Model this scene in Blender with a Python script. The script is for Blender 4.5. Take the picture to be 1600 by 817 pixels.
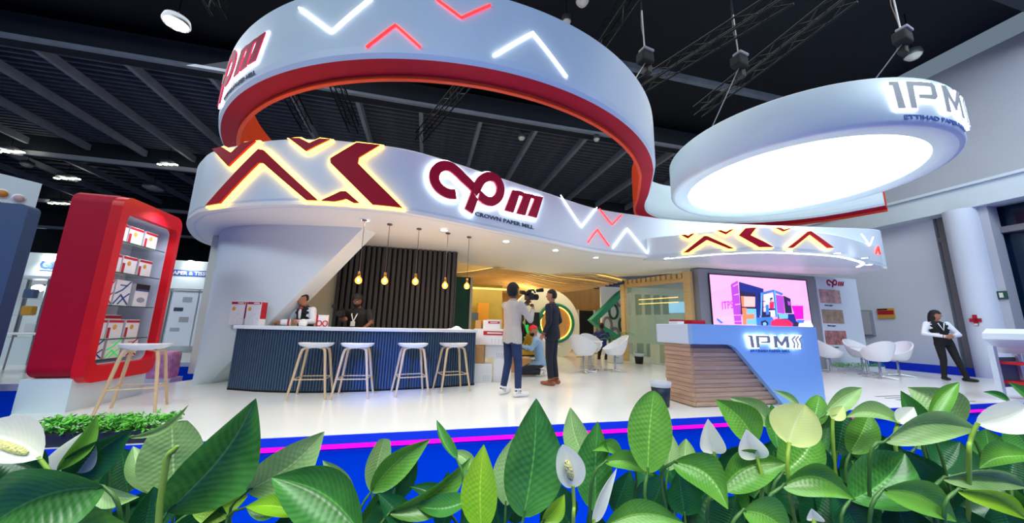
import bpy, bmesh, math, random
from mathutils import Vector, Matrix, kdtree
from mathutils.geometry import tessellate_polygon
random.seed(7)
PI = math.pi
scene = bpy.context.scene
for o in list(bpy.data.objects): bpy.data.objects.remove(o)
COL = scene.collection

# ------------------------------------------------------------------ camera
FPX, CAMZ = 540.0, 1.07
TH, RO = math.radians(10.5), math.radians(1.27)
cF = Vector((0, math.cos(TH), math.sin(TH)))
_u0 = Vector((0, -math.sin(TH), math.cos(TH)))
cR = Vector((1, 0, 0)) * math.cos(RO) + _u0 * math.sin(RO)
cU = _u0 * math.cos(RO) - Vector((1, 0, 0)) * math.sin(RO)
CAM = Vector((0, 0, CAMZ))
cd = bpy.data.cameras.new('camera'); cam = bpy.data.objects.new('camera', cd); COL.objects.link(cam)
cd.sensor_width = 36; cd.sensor_fit = 'HORIZONTAL'; cd.lens = FPX / 1600 * 36; cd.clip_start = 0.02; cd.clip_end = 300
M = Matrix((cR, cU, -cF)).transposed().to_4x4(); M.translation = CAM
cam.matrix_world = M
scene.camera = cam
# ------------------------------------------------------------------ view, world, big lights
vs = scene.view_settings
vs.view_transform = 'Standard'; vs.look = 'None'; vs.gamma = 1; vs.use_curve_mapping = False; vs.exposure = 0.0
w = bpy.data.worlds.new('hall_air'); scene.world = w; w.use_nodes = True
w.node_tree.nodes['Background'].inputs[0].default_value = (0.60, 0.79, 1.0, 1)
w.node_tree.nodes['Background'].inputs[1].default_value = 0.24

def area(name, loc, target, sx, sy, power, col=(1, 1, 1), spread=180):
    l = bpy.data.lights.new(name, 'AREA'); l.shape = 'RECTANGLE'; l.size = sx; l.size_y = sy; l.energy = power; l.color = col
    l.spread = math.radians(spread)
    o = bpy.data.objects.new(name, l); COL.objects.link(o); o.location = loc
    o.rotation_euler = (Vector(target) - Vector(loc)).to_track_quat('-Z', 'Y').to_euler()
    return o
def spot(name, loc, target, power, col=(1, 1, 1), ang=80, blend=.6, rad=.05):
    l = bpy.data.lights.new(name, 'SPOT'); l.energy = power; l.color = col; l.spot_size = math.radians(ang); l.spot_blend = blend; l.shadow_soft_size = rad
    o = bpy.data.objects.new(name, l); COL.objects.link(o); o.location = loc
    o.rotation_euler = (Vector(target) - Vector(loc)).to_track_quat('-Z', 'Y').to_euler()
    return o
# hall lamps over the booths, plus unseen fill lights added over the aisle
area('front_fill', (0, -7.5, 8.6), (0, 5, 2.5), 14, 3, 330, (.66, .88, 1.0))  # unseen area light added behind the camera to brighten the booth front
area('aisle_fill', (0, -.2, 8.8), (0, .6, 0), 11, 1.6, 240, (.92, 1.0, .98), 84)  # unseen area light added overhead for the plants and carpet
area('plant_fill', (.2, -2.6, 5.6), (.1, .9, .75), 5, .6, 62, (1.0, 1.0, .93), 62)  # made-up low light, added only to brighten the plants
area('left_front_fill', (-9, -4, 8.6), (-4.5, 5.5, 3.2), 6, 2, 420, (.82, .94, 1.0))  # unseen area light added to lift the left end of the fascia
area('hall_lamps_booth', (3, 8, 8.5), (3, 8, 0), 16, 6, 380, (.97, 1.0, .95))
area('hall_lamps_left', (-11, 7, 8.3), (-8, 8, 1), 5, 8, 300, (.93, .98, 1.0))
area('hall_lamps_right', (10, 2, 8.6), (13, 8.5, 0), 6, 4, 540, (.78, .90, 1.0))
# added blue spots, in place of an unseen screen, washing ring, desk and bar
spot('blue_wash_desk', (3.0, -4.5, 5.2), (4.3, 4.9, .55), 560, (.06, .38, 1.0), 19, .4, .15)
spot('blue_wash_ring', (.5, -5.0, 4.2), (.4, 4.4, 5.4), 330, (.10, .40, 1.0), 34, .95, .2)
spot('blue_wash_bar', (-1.5, -5.5, 5.5), (-1.9, 5.6, .3), 7500, (.02, .16, 1.0), 8, .9, .1)

# ------------------------------------------------------------------ frames and helpers
AZ = math.radians(13.8)
E1 = Vector((math.cos(AZ), math.sin(AZ), 0)); E2 = Vector((-math.sin(AZ), math.cos(AZ), 0))
def W(u, v, z=0): p = E1 * u + E2 * v; return Vector((p.x, p.y, z))
def ray(x, y): return cF + cR * ((x - 800) / FPX) + cU * ((408.5 - y) / FPX)
def atz(x, y, z): d = ray(x, y); return CAM + d * ((z - CAMZ) / d.z)
def aty(x, y, Y): d = ray(x, y); return CAM + d * (Y / d.y)
def atr(x, y, r): d = ray(x, y); return CAM + d * r          # at depth r along the view axis

def lin(c):
    return tuple(((v / 255) / 12.92 if v / 255 <= .04045 else ((v / 255 + .055) / 1.055) ** 2.4) for v in c)
MATS = {}
def mat(name, col, rough=.5, metal=0, emit=0, ecol=None, var=0, vscale=4, bump=0, bscale=40, trans=0, alpha=1, coat=0, spec=.5, stretch=None, ior=1.45):
    m = bpy.data.materials.new(name); m.use_nodes = True; nt = m.node_tree; b = nt.nodes['Principled BSDF']
    c = lin(col) + (1,)
    b.inputs['Base Color'].default_value = c; b.inputs['Roughness'].default_value = rough; b.inputs['Metallic'].default_value = metal
    b.inputs['Transmission Weight'].default_value = trans; b.inputs['Alpha'].default_value = alpha; b.inputs['Coat Weight'].default_value = coat
    b.inputs['Specular IOR Level'].default_value = spec; b.inputs['IOR'].default_value = ior
    if emit:
        b.inputs['Emission Color'].default_value = (lin(ecol) if ecol else lin(col)) + (1,); b.inputs['Emission Strength'].default_value = emit
    if var or bump:
        tc = nt.nodes.new('ShaderNodeTexCoord'); mp = nt.nodes.new('ShaderNodeMapping'); nt.links.new(tc.outputs['Object'], mp.inputs['Vector'])
        if stretch: mp.inputs['Scale'].default_value = stretch
        if var:
            n = nt.nodes.new('ShaderNodeTexNoise'); n.inputs['Scale'].default_value = vscale; n.inputs['Detail'].default_value = 5
            nt.links.new(mp.outputs[0], n.inputs['Vector'])
            r = nt.nodes.new('ShaderNodeValToRGB'); r.color_ramp.elements[0].position = .3; r.color_ramp.elements[1].position = .7
            r.color_ramp.elements[0].color = tuple(x * (1 - var) for x in c[:3]) + (1,)
            r.color_ramp.elements[1].color = tuple(min(1, x * (1 + var)) for x in c[:3]) + (1,)
            nt.links.new(n.outputs['Fac'], r.inputs[0]); nt.links.new(r.outputs[0], b.inputs['Base Color'])
        if bump:
            n2 = nt.nodes.new('ShaderNodeTexNoise'); n2.inputs['Scale'].default_value = bscale; n2.inputs['Detail'].default_value = 3
            nt.links.new(mp.outputs[0], n2.inputs['Vector'])
            bp = nt.nodes.new('ShaderNodeBump'); bp.inputs['Strength'].default_value = bump; bp.inputs['Distance'].default_value = .02
            nt.links.new(n2.outputs['Fac'], bp.inputs['Height']); nt.links.new(bp.outputs[0], b.inputs['Normal'])
    MATS[name] = m
    return m
def leaf_material(name, dark, light, rough=.32, tr_=.22):
    m = bpy.data.materials.new(name); m.use_nodes = True; nt = m.node_tree; N = nt.nodes; L = nt.links; b = N['Principled BSDF']
    uv = N.new('ShaderNodeUVMap'); sep = N.new('ShaderNodeSeparateXYZ'); L.new(uv.outputs[0], sep.inputs[0])
    def mth(op, a, c=None):
        n = N.new('ShaderNodeMath'); n.operation = op
        for i, v in enumerate((a, c)):
            if v is None: continue
            if isinstance(v, (int, float)): n.inputs[i].default_value = v
            else: L.new(v, n.inputs[i])
        return n.outputs[0]
    ab = mth('ABSOLUTE', mth('SUBTRACT', sep.outputs[1], .5))       # 0 at midrib, .5 at edge
    wave = mth('SINE', mth('MULTIPLY', mth('SUBTRACT', sep.outputs[0], mth('MULTIPLY', ab, .55)), 95))
    fac = mth('ADD', mth('MULTIPLY', wave, .07), .38)
    tc = N.new('ShaderNodeTexCoord'); no = N.new('ShaderNodeTexNoise'); no.inputs['Scale'].default_value = 14; L.new(tc.outputs['Object'], no.inputs['Vector'])
    fac = mth('ADD', fac, mth('MULTIPLY', mth('SUBTRACT', no.outputs['Fac'], .5), .7))
    rib = mth('LESS_THAN', ab, .014)
    fac = mth('ADD', fac, mth('MULTIPLY', rib, .45))
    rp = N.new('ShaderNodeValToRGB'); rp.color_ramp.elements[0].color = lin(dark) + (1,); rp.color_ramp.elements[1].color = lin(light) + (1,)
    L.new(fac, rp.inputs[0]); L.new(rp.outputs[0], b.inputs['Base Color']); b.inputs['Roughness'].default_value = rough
    tr = N.new('ShaderNodeBsdfTranslucent'); L.new(rp.outputs[0], tr.inputs['Color'])
    mx = N.new('ShaderNodeMixShader'); mx.inputs[0].default_value = tr_; L.new(b.outputs[0], mx.inputs[1]); L.new(tr.outputs[0], mx.inputs[2])
    L.new(mx.outputs[0], N['Material Output'].inputs[0])
    MATS[name] = m
    return m

mat('paint', (222, 235, 242), .42, var=.015, vscale=1.5)
mat('paint_gloss', (246, 248, 244), .4)
mat('floor_white', (240, 240, 238), .16, var=.02, vscale=.8, bump=.015, bscale=3)
mat('carpet_blue', (0, 48, 184), .95, var=.08, vscale=60, bump=.25, bscale=500, spec=.0)
mat('edge_blue', (8, 60, 225), .6)
mat('magenta_led', (255, 0, 172), .5, emit=1.15)
mat('red', (222, 26, 38), .4, var=.03, vscale=3)
mat('red_bright', (226, 20, 36), .35)
mat('crimson', (186, 8, 46), .55, var=.05, vscale=4, spec=.25)
mat('orange_red', (246, 74, 26), .5, var=.04, vscale=3)
mat('logo_red', (178, 6, 58), .5, spec=.2)
mat('chev_red', (178, 10, 44), .5, spec=.2)
mat('led_white', (255, 255, 255), .5, emit=4)
mat('led_red', (255, 60, 50), .5, emit=3.2, ecol=(255, 38, 30))
mat('halo_white', (255, 255, 255), .5, emit=5.5, ecol=(236, 246, 255))
mat('halo_yellow', (255, 240, 190), .5, emit=5.5, ecol=(255, 205, 70))
mat('halo_soft', (255, 255, 255), .5, emit=4.0, ecol=(240, 246, 255))
mat('disc_light', (255, 255, 255), .5, emit=2.7, ecol=(250, 252, 255))
mat('downlight', (255, 255, 255), .5, emit=14, ecol=(255, 250, 240))
mat('steel_letter', (158, 158, 162), .5, metal=.15)
mat('text_dark', (40, 56, 84), .5)
mat('text_blue', (52, 92, 170), .5)
mat('ceil_dark', (24, 28, 34), .8, var=.15, vscale=.6)
mat('ceil_rib', (112, 120, 130), .6, var=.2, vscale=2)
mat('ceil_beam', (160, 168, 178), .55, var=.12, vscale=2)
mat('girder', (44, 50, 58), .7, var=.1, vscale=1)
mat('girder_pale', (205, 208, 212), .6)
mat('truss', (26, 28, 31), .45, metal=.5)
mat('alu', (150, 154, 160), .35, metal=.8)
mat('lamp_glow', (255, 252, 240), .5, emit=16, ecol=(255, 248, 226))
mat('slat_dark', (60, 62, 68), .55, var=.12, vscale=30, stretch=(1, 1, .06))
mat('slat_back', (16, 17, 20), .8)
mat('slat_navy', (54, 76, 102), .42, var=.10, vscale=30, stretch=(1, 1, .06))
mat('counter_white', (232, 237, 248), .28)
mat('wood_leg', (214, 184, 146), .45, var=.08, vscale=18, stretch=(1, 1, .1))
mat('seat_white', (238, 240, 246), .3)
mat('desk_white', (222, 232, 247), .38)
mat('desk_lit_blue', (150, 192, 244), .4)  # blue cast of the light mixed into the plate's white
mat('desk_wood', (196, 160, 136), .5, var=.16, vscale=9, stretch=(.35, .35, 6))
mat('desk_wood_dark', (112, 84, 66), .6)
mat('chrome', (205, 208, 212), .12, metal=1)
mat('black', (16, 16, 18), .5)
mat('black_soft', (22, 22, 25), .8)
mat('grey_wall', (150, 152, 160), .55)
mat('hall_wall', (190, 193, 203), .7, var=.03, vscale=1)
mat('hall_wall_low', (226, 234, 247), .65, var=.02, vscale=1)
mat('dark_glass', (8, 34, 58), .12, spec=.7)
mat('door_frame', (128, 126, 134), .5)
mat('glass', (225, 240, 236), .04, trans=1, ior=1.1)
mat('frost', (200, 220, 210), .45, alpha=.55)
mat('glass_tint', (196, 222, 206), .06, alpha=.22)
mat('wood_pale', (222, 186, 128), .5, var=.1, vscale=10, stretch=(.2, 1, 4))
mat('wood_warm', (196, 148, 84), .5, var=.14, vscale=5, stretch=(1, 1, .15))
mat('cove', (255, 214, 120), .5, emit=2.6, ecol=(255, 196, 88))
mat('green_panel', (18, 128, 104), .45)
mat('green_dark', (24, 84, 70), .5)
mat('green_bright', (40, 205, 90), .5, emit=.5)
mat('cream', (238, 234, 214), .45)
mat('olive', (176, 162, 84), .55, var=.1, vscale=3)
mat('carton', (196, 150, 100), .7, var=.06, vscale=10)
mat('box_white', (236, 236, 242), .5)
mat('box_red', (186, 22, 48), .5)
mat('box_blue', (40, 78, 150), .5)
mat('box_black', (24, 26, 34), .5)
mat('print_grey', (150, 156, 178), .6)
mat('gold', (228, 164, 60), .5)
mat('slate', (86, 108, 142), .55, var=.06, vscale=40)
mat('interior', (206, 214, 232), .5)
mat('skin_a', (150, 100, 76), .55); mat('skin_b', (176, 122, 96), .55); mat('skin_c', (112, 74, 56), .55)
mat('hair', (20, 17, 16), .6, bump=.4, bscale=120)
mat('cream_shirt', (194, 182, 172), .8, var=.04, vscale=14, bump=.2, bscale=18)
mat('denim', (30, 48, 88), .85, var=.22, vscale=7, bump=.2, bscale=20)
mat('navy_suit', (22, 27, 46), .75, var=.1, vscale=10, bump=.15, bscale=14)
mat('brown_shoe', (150, 84, 52), .35)
mat('sneaker', (226, 222, 224), .5); mat('sneaker_red', (214, 60, 74), .5)
mat('white_cloth', (236, 238, 248), .75, bump=.2, bscale=22)
mat('black_cloth', (20, 20, 24), .8, bump=.2, bscale=22)
mat('blue_shirt', (140, 174, 206), .75, bump=.25, bscale=20)
mat('check_pants', (40, 44, 52), .8, var=.35, vscale=30)
mat('cap_red', (222, 26, 30), .6)
mat('royal', (24, 40, 120), .7); mat('mustard', (190, 150, 40), .7)
mat('bulb', (255, 170, 80), .2, emit=1.6, ecol=(255, 140, 40), alpha=.5)
mat('filament', (255, 240, 200), .4, emit=14, ecol=(255, 205, 120))
mat('brass', (190, 140, 70), .3, metal=.9)
mat('cord', (110, 90, 84), .6)
mat('soil', (38, 28, 22), .95, bump=.5, bscale=60)
mat('planter', (44, 48, 60), .6)
mat('planter_white', (220, 224, 232), .5)
mat('stem', (132, 168, 62), .45); mat('stem_dark', (62, 106, 44), .45)
mat('spadix', (226, 224, 150), .7, bump=.8, bscale=260)
mat('hedge', (96, 196, 60), .5, var=.3, vscale=25); mat('fern', (60, 130, 60), .55, var=.2, vscale=20)
mat('bag', (226, 232, 240), .3, alpha=.75)
mat('bin_navy', (24, 38, 60), .45)
leaf_material('spathe', (226, 232, 218), (254, 255, 250), .45, .42)
leaf_material('spathe_lime', (214, 230, 120), (244, 248, 196), .45, .36)
leaf_material('leaf_deep', (8, 78, 30), (104, 182, 84))
leaf_material('leaf_mid', (24, 104, 20), (140, 200, 86))
leaf_material('leaf_pale', (70, 132, 66), (192, 220, 152), .4)
leaf_material('leaf_lime', (84, 156, 10), (190, 228, 66), .4)
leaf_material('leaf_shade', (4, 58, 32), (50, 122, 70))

class MB:
    def __init__(s): s.v = []; s.f = []; s.mi = []; s.sm = []; s.uv = []
    def add(s, vs_, fs_, mi=0, smooth=False, uv=None):
        k = len(s.v); s.v += [tuple(p) for p in vs_]
        for f in fs_: s.f.append(tuple(i + k for i in f)); s.mi.append(mi); s.sm.append(smooth)
        s.uv += (uv if uv else [(0, 0)] * len(vs_))
        return s
    def box(s, c, d, rz=0, mi=0, bev=0, rot=None):
        x, y, z = d[0] / 2, d[1] / 2, d[2] / 2
        R = rot if rot else Matrix.Rotation(rz, 3, 'Z'); c = Vector(c)
        if bev:
            b = min(bev, x * .9, y * .9, z * .9); bm = bmesh.new(); bmesh.ops.create_cube(bm, size=1)
            for q in bm.verts: q.co = Vector((q.co.x * d[0], q.co.y * d[1], q.co.z * d[2]))
            bmesh.ops.bevel(bm, geom=bm.edges[:], offset=b, segments=2, affect='EDGES', profile=.5)
            bm.verts.index_update(); V = [c + R @ q.co for q in bm.verts]; F = [[q.index for q in f.verts] for f in bm.faces]; bm.free()
            return s.add(V, F, mi, False)
        V = [c + R @ Vector((i * x, j * y, k * z)) for i in (-1, 1) for j in (-1, 1) for k in (-1, 1)]
        return s.add(V, [(0, 1, 3, 2), (4, 6, 7, 5), (0, 4, 5, 1), (2, 3, 7, 6), (0, 2, 6, 4), (1, 5, 7, 3)], mi)
    def tube(s, path, r, n=8, mi=0, cap=True):
        P = [Vector(p) for p in path]; rs = r if isinstance(r, (list, tuple)) else [r] * len(P)
        V = []; F = []; up = None
        for i, p in enumerate(P):
            t = (P[min(i + 1, len(P) - 1)] - P[max(i - 1, 0)]).normalized()
            if up is None:
                up = Vector((0, 0, 1)) if abs(t.z) < .9 else Vector((1, 0, 0))
            a = t.cross(up).normalized(); b = a.cross(t).normalized(); up = b
            V += [p + (a * math.cos(2 * PI * k / n) + b * math.sin(2 * PI * k / n)) * rs[i] for k in range(n)]
        for i in range(len(P) - 1):
            F += [(i * n + k, i * n + (k + 1) % n, (i + 1) * n + (k + 1) % n, (i + 1) * n + k) for k in range(n)]
        s.add(V, F, mi, True)
        if cap:
            s.add(V[:n], [tuple(range(n))[::-1]], mi); s.add(V[-n:], [tuple(range(n))], mi)
        return s
    def lathe(s, prof, c=(0, 0, 0), n=24, mi=0, smooth=True, a0=0, a1=2 * PI):
        c = Vector(c); V = []; F = []; full = abs(a1 - a0 - 2 * PI) < 1e-6; m = n if full else n + 1
        for r, z in prof: V += [c + Vector((r * math.cos(a0 + (a1 - a0) * k / n), r * math.sin(a0 + (a1 - a0) * k / n), z)) for k in range(m)]
        for i in range(len(prof) - 1):
            for k in range(n):
                k2 = (k + 1) % m; F.append((i * m + k, i * m + k2, (i + 1) * m + k2, (i + 1) * m + k))
        return s.add(V, F, mi, smooth)
    def ell(s, c, r, nu=16, nv=10, mi=0, rot=None):
        c = Vector(c); R = rot if rot else Matrix.Identity(3); F = []; V = [c + R @ Vector((0, 0, r[2]))]
        for j in range(1, nv):
            ph = PI * j / nv
            for i in range(nu):
                a = 2 * PI * i / nu; V.append(c + R @ Vector((r[0] * math.sin(ph) * math.cos(a), r[1] * math.sin(ph) * math.sin(a), r[2] * math.cos(ph))))
        V.append(c + R @ Vector((0, 0, -r[2]))); e_ = len(V) - 1
        for i in range(nu):
            k = (i + 1) % nu; F.append((0, 1 + i, 1 + k)); F.append((e_, e_ - nu + k, e_ - nu + i))
            for j in range(nv - 2): b = 1 + j * nu; F.append((b + i, b + nu + i, b + nu + k, b + k))
        return s.add(V, F, mi, True)
    def prism(s, poly, z0, z1, mi=0, holes=()):
        loops = [[Vector((p[0], p[1], 0)) for p in poly]] + [[Vector((p[0], p[1], 0)) for p in h] for h in holes]
        T = tessellate_polygon(loops); flat = [p for l in loops for p in l]; n = len(flat)
        V = [(p.x, p.y, z0) for p in flat] + [(p.x, p.y, z1) for p in flat]
        F = [tuple(t) for t in T] + [tuple(i + n for i in t[::-1]) for t in T]; k = 0
        for l in loops:
            m = len(l); F += [(k + i, k + (i + 1) % m, n + k + (i + 1) % m, n + k + i) for i in range(m)]; k += m
        return s.add(V, F, mi)
    def grid(s, fn, nu, nv, mi=0, smooth=True, uv=True):
        V = []; U = []; F = []
        for i in range(nu + 1):
            for j in range(nv + 1): V.append(fn(i / nu, j / nv)); U.append((i / nu, j / nv))
        for i in range(nu):
            for j in range(nv): a = i * (nv + 1) + j; F.append((a, a + nv + 1, a + nv + 2, a + 1))
        return s.add(V, F, mi, smooth, U)
    def mesh(s, name, mats):
        me = bpy.data.meshes.new(name); me.from_pydata(s.v, [], s.f)
        for m in (mats if isinstance(mats, (list, tuple)) else [mats]): me.materials.append(MATS[m] if isinstance(m, str) else m)
        me.polygons.foreach_set('material_index', s.mi); me.polygons.foreach_set('use_smooth', s.sm)
        if any(u != (0, 0) for u in s.uv):
            l = me.uv_layers.new(name='UVMap'); l.data.foreach_set('uv', [c for lp in me.loops for c in s.uv[lp.vertex_index]])
        bm = bmesh.new(); bm.from_mesh(me); bmesh.ops.recalc_face_normals(bm, faces=bm.faces); bm.to_mesh(me); bm.free()
        me.update(); return me
    def build(s, name, mats, parent=None, world=False, loc=None, rz=0):
        """parts: vertices in the parent's frame (world=True: world coordinates, moved into it)"""
        if parent is not None and world:
            Mi = PM[parent.name].inverted(); s.v = [tuple(Mi @ Vector(p)) for p in s.v]
        if parent is None and loc is None:      # origin at the base centre
            xs = [p[0] for p in s.v]; ys = [p[1] for p in s.v]; zs = [p[2] for p in s.v]
            loc = Vector(((min(xs) + max(xs)) / 2, (min(ys) + max(ys)) / 2, min(zs))); s.v = [tuple(Vector(p) - loc) for p in s.v]
        o = bpy.data.objects.new(name, s.mesh(name, mats)); COL.objects.link(o)
        if parent is not None: o.parent = parent; PM[o.name] = PM[parent.name]
        else:
            o.location = loc; o.rotation_euler = (0, 0, rz); PM[o.name] = Matrix.Translation(loc) @ Matrix.Rotation(rz, 4, 'Z')
        return o
PM = {}
def tag(o, label, cat=None, group=None, kind=None):
    o['label'] = label
    if cat: o['category'] = cat
    if group: o['group'] = group
    if kind: o['kind'] = kind
    return o
def struct(o, label=None):
    o['kind'] = 'structure'
    if label: o['label'] = label
    return o
def thing(name, label, cat, loc=(0, 0, 0), rz=0, group=None):
    o = bpy.data.objects.new(name, None); COL.objects.link(o); o.location = loc; o.rotation_euler = (0, 0, rz); o.empty_display_size = .1
    PM[o.name] = Matrix.Translation(Vector(loc)) @ Matrix.Rotation(rz, 4, 'Z')
    return tag(o, label, cat, group)
def link_part(name, me, parent):
    o = bpy.data.objects.new(name, me); COL.objects.link(o); o.parent = parent; PM[o.name] = PM[parent.name]; return o
def copy_tree(o, loc=None, rz=None, label=None, parent=None):
    c = o.copy(); COL.objects.link(c)
    if parent is not None: c.parent = parent
    if loc is not None: c.location = loc
    if rz is not None: c.rotation_euler = (0, 0, rz)
    if label: c['label'] = label
    for ch in [x for x in bpy.data.objects if x.parent == o]: copy_tree(ch, parent=c)
    return c

def crom(P, n=8):
    P = [Vector(p) for p in P]; out = []
    for i in range(len(P) - 1):
        a, b, c, d = P[max(i - 1, 0)], P[i], P[i + 1], P[min(i + 2, len(P) - 1)]
        for k in range(n):
            t = k / n; out.append(.5 * ((2 * b) + (c - a) * t + (2 * a - 5 * b + 4 * c - d) * t * t + (3 * b - a - 3 * c + d) * t ** 3))
    return out + [P[-1]]
class Path:
    """plan curve; s = arc length; outward normal on the right-hand side of travel"""
    def __init__(s, pts):
        s.p = [Vector((q[0], q[1])) for q in pts]; s.L = [0]
        for a, b in zip(s.p, s.p[1:]): s.L.append(s.L[-1] + (b - a).length)
    def tan(s, i):
        return (s.p[min(i + 1, len(s.p) - 1)] - s.p[max(i - 1, 0)]).normalized()
    def at(s, q):
        q = max(0, min(s.L[-1] - 1e-6, q)); i = 0; lo, hi = 0, len(s.L) - 1
        while hi - lo > 1:
            m = (lo + hi) // 2
            if s.L[m] <= q: lo = m
            else: hi = m
        i = lo; t = (q - s.L[i]) / max(1e-9, s.L[i + 1] - s.L[i])
        tg = (s.tan(i) * (1 - t) + s.tan(i + 1) * t).normalized()
        return s.p[i].lerp(s.p[i + 1], t), Vector((tg.y, -tg.x))
    def P(s, q, z, d=0):
        p, n = s.at(q); p = p + n * d; return Vector((p.x, p.y, z))
    def hit(s, x, y, far=False):
        d = ray(x, y); D = Vector((d.x, d.y)); best = None
        for i in range(len(s.p) - 1):
            a, b = s.p[i], s.p[i + 1]; e = b - a; den = D.x * e.y - D.y * e.x
            if abs(den) < 1e-9: continue
            t = (a.x * e.y - a.y * e.x) / den; k = (a.x * D.y - a.y * D.x) / den
            if t > 0 and -1e-6 <= k <= 1 + 1e-6:
                if best is None or (t > best[0] if far else t < best[0]): best = (t, s.L[i] + k * (s.L[i + 1] - s.L[i]), CAMZ + t * d.z)
        if best is None:                         # nearest end
            c = min(range(len(s.p)), key=lambda i: abs(s.p[i].x * D.y - s.p[i].y * D.x) if s.p[i].dot(D) > 0 else 1e9)
            t = s.p[c].length / D.length; best = (t, s.L[c], CAMZ + t * d.z)
        return best[1], best[2]
def sweep(mb, path, prof, mi=None, caps=True, smooth=True, closed=True, s0=None, s1=None):
    """carry a closed (offset, z) profile along a plan path"""
    ids = range(len(path.p)); n = len(prof); R = []
    for i in ids:
        t = path.tan(i); nn = Vector((t.y, -t.x))
        R.append([(path.p[i].x + nn.x * d, path.p[i].y + nn.y * d, z) for d, z in prof])
    m = n if closed else n - 1
    for k in range(m):
        V = []; 
        for r in R: V += [r[k], r[(k + 1) % n]]
        mb.add(V, [(2 * i, 2 * i + 2, 2 * i + 3, 2 * i + 1) for i in range(len(R) - 1)], mi[k] if mi else 0, smooth)
    if caps and closed:
        mb.add(R[0], [tuple(range(n))], 0); mb.add(R[-1], [tuple(range(n))[::-1]], 0)
    return mb
# ---- lettering and flat sign shapes, mapped onto a plan path
def offset_poly(P, d):
    n = len(P); A = sum(P[i][0] * P[(i + 1) % n][1] - P[(i + 1) % n][0] * P[i][1] for i in range(n)); sg = 1 if A > 0 else -1; out = []
    for i in range(n):
        p, a, b = Vector(P[i]), Vector(P[i - 1]), Vector(P[(i + 1) % n]); e = (p - a).normalized(); f = (b - p).normalized()
        n1 = Vector((e.y, -e.x)) * sg; n2 = Vector((f.y, -f.x)) * sg; m = (n1 + n2)
        if m.length < .05: m = n1
        else: m = m / max(.35, m.length_squared / 2)
        out.append((p.x + m.x * d, p.y + m.y * d))
    return out
def stroke(C, w, ext=0):
    C = [Vector(c) for c in C]; L = []; R = []
    for i, p in enumerate(C):
        t = (C[min(i + 1, len(C) - 1)] - C[max(i - 1, 0)]).normalized(); n = Vector((-t.y, t.x))
        if 0 < i < len(C) - 1:
            e = (p - C[i - 1]).normalized(); k = max(.5, abs(e.dot(t)))
        else: k = 1
        q = p - t * ext if i == 0 else (p + t * ext if i == len(C) - 1 else p)
        L.append(q + n * w / 2 / k); R.append(q - n * w / 2 / k)
    return [tuple(q) for q in L + R[::-1]]
def sign_mesh(mb, polys, path, d0, d1, mi=0, step=.07):
    for poly in polys:
        t = MB().prism(poly, d0, d1); bm = bmesh.new(); vv = [bm.verts.new(p) for p in t.v]
        for f in t.f:
            try: bm.faces.new([vv[i] for i in f])
            except ValueError: pass
        xs = [p[0] for p in poly]; x = min(xs) + step
        while x < max(xs):
            bmesh.ops.bisect_plane(bm, geom=bm.verts[:] + bm.edges[:] + bm.faces[:], plane_co=(x, 0, 0), plane_no=(1, 0, 0)); x += step
        bm.verts.index_update()
        mb.add([path.P(q.co.x, q.co.y, q.co.z) for q in bm.verts], [[q.index for q in f.verts] for f in bm.faces], mi); bm.free()
    return mb
def text_polys(txt, size, bold=0, extrude=.004, sx=1.0):
    cu = bpy.data.curves.new('t', 'FONT'); cu.body = txt; cu.size = size; cu.offset = bold; cu.extrude = extrude; cu.resolution_u = 2
    ob = bpy.data.objects.new('t', cu); COL.objects.link(ob)
    me = bpy.data.meshes.new_from_object(ob.evaluated_get(bpy.context.evaluated_depsgraph_get()))
    V = [(v.co.x * sx, v.co.y, v.co.z + extrude) for v in me.vertices]; F = [tuple(p.vertices) for p in me.polygons]
    bpy.data.objects.remove(ob); bpy.data.curves.remove(cu); bpy.data.meshes.remove(me)
    return V, F
def text_on(mb, txt, size, path, s, z, d=0, bold=0, width=None, mi=0, slope=0):
    V, F = text_polys(txt, size, bold); wd = max(v[0] for v in V); k = width / wd if width else 1
    mb.add([path.P(s + v[0] * k, z + v[1] + slope * v[0] * k, d + v[2]) for v in V], F, mi); return mb
def line_path(a, b): return Path([Vector(a[:2]).lerp(Vector(b[:2]), i / 4) for i in range(5)])

# ================================================================== THE SETTING
ZH = -.16                                            # hall floor under the platform level z = 0
struct(MB().box(W(-4, 16, ZH - .05), (80, 70, .1), AZ).build('floor', 'carpet_blue'), 'saturated blue carpet of the exhibition hall')
front = [(-3.05, 3.88), (-3.4, 3.98), (-3.75, 4.35), (-4.05, 4.85), (-4.3, 5.2), (-4.42, 5.6), (-4.42, 6.3), (-4.25, 6.9), (-3.95, 7.6), (-3.9, 9), (-3.9, 20), (14.2, 20), (14.2, 3.88)]
plat = [W(u, v) for u, v in front]
pf = struct(MB().prism([(p.x, p.y) for p in plat], -.03, 0).build('floor_platform', 'floor_white'), 'glossy white raised booth floor')
skirt = Path([W(u, v).xy for u, v in [(-3.9, 9), (-3.95, 7.6), (-4.25, 6.9), (-4.42, 6.3), (-4.42, 5.6), (-4.3, 5.2), (-4.05, 4.85), (-3.75, 4.35), (-3.4, 3.98), (-3.05, 3.88), (3, 3.88), (14.2, 3.88)]])
m = MB(); sweep(m, skirt, [(.004, -.005), (.004, -.085), (-.03, -.085), (-.03, -.005)], smooth=False); struct(m.build('trim_1', 'edge_blue'), 'blue upper edge band of the platform')
m = MB(); sweep(m, skirt, [(.0, -.088), (.0, -.128), (-.03, -.128), (-.03, -.088)], smooth=False); struct(m.build('trim_2', 'magenta_led'), 'glowing magenta light strip along the platform edge')
m = MB(); sweep(m, skirt, [(-.02, -.13), (-.02, ZH), (-.05, ZH), (-.05, -.13)], smooth=False); struct(m.build('trim_3', 'edge_blue'), 'blue foot of the platform edge')

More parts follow.
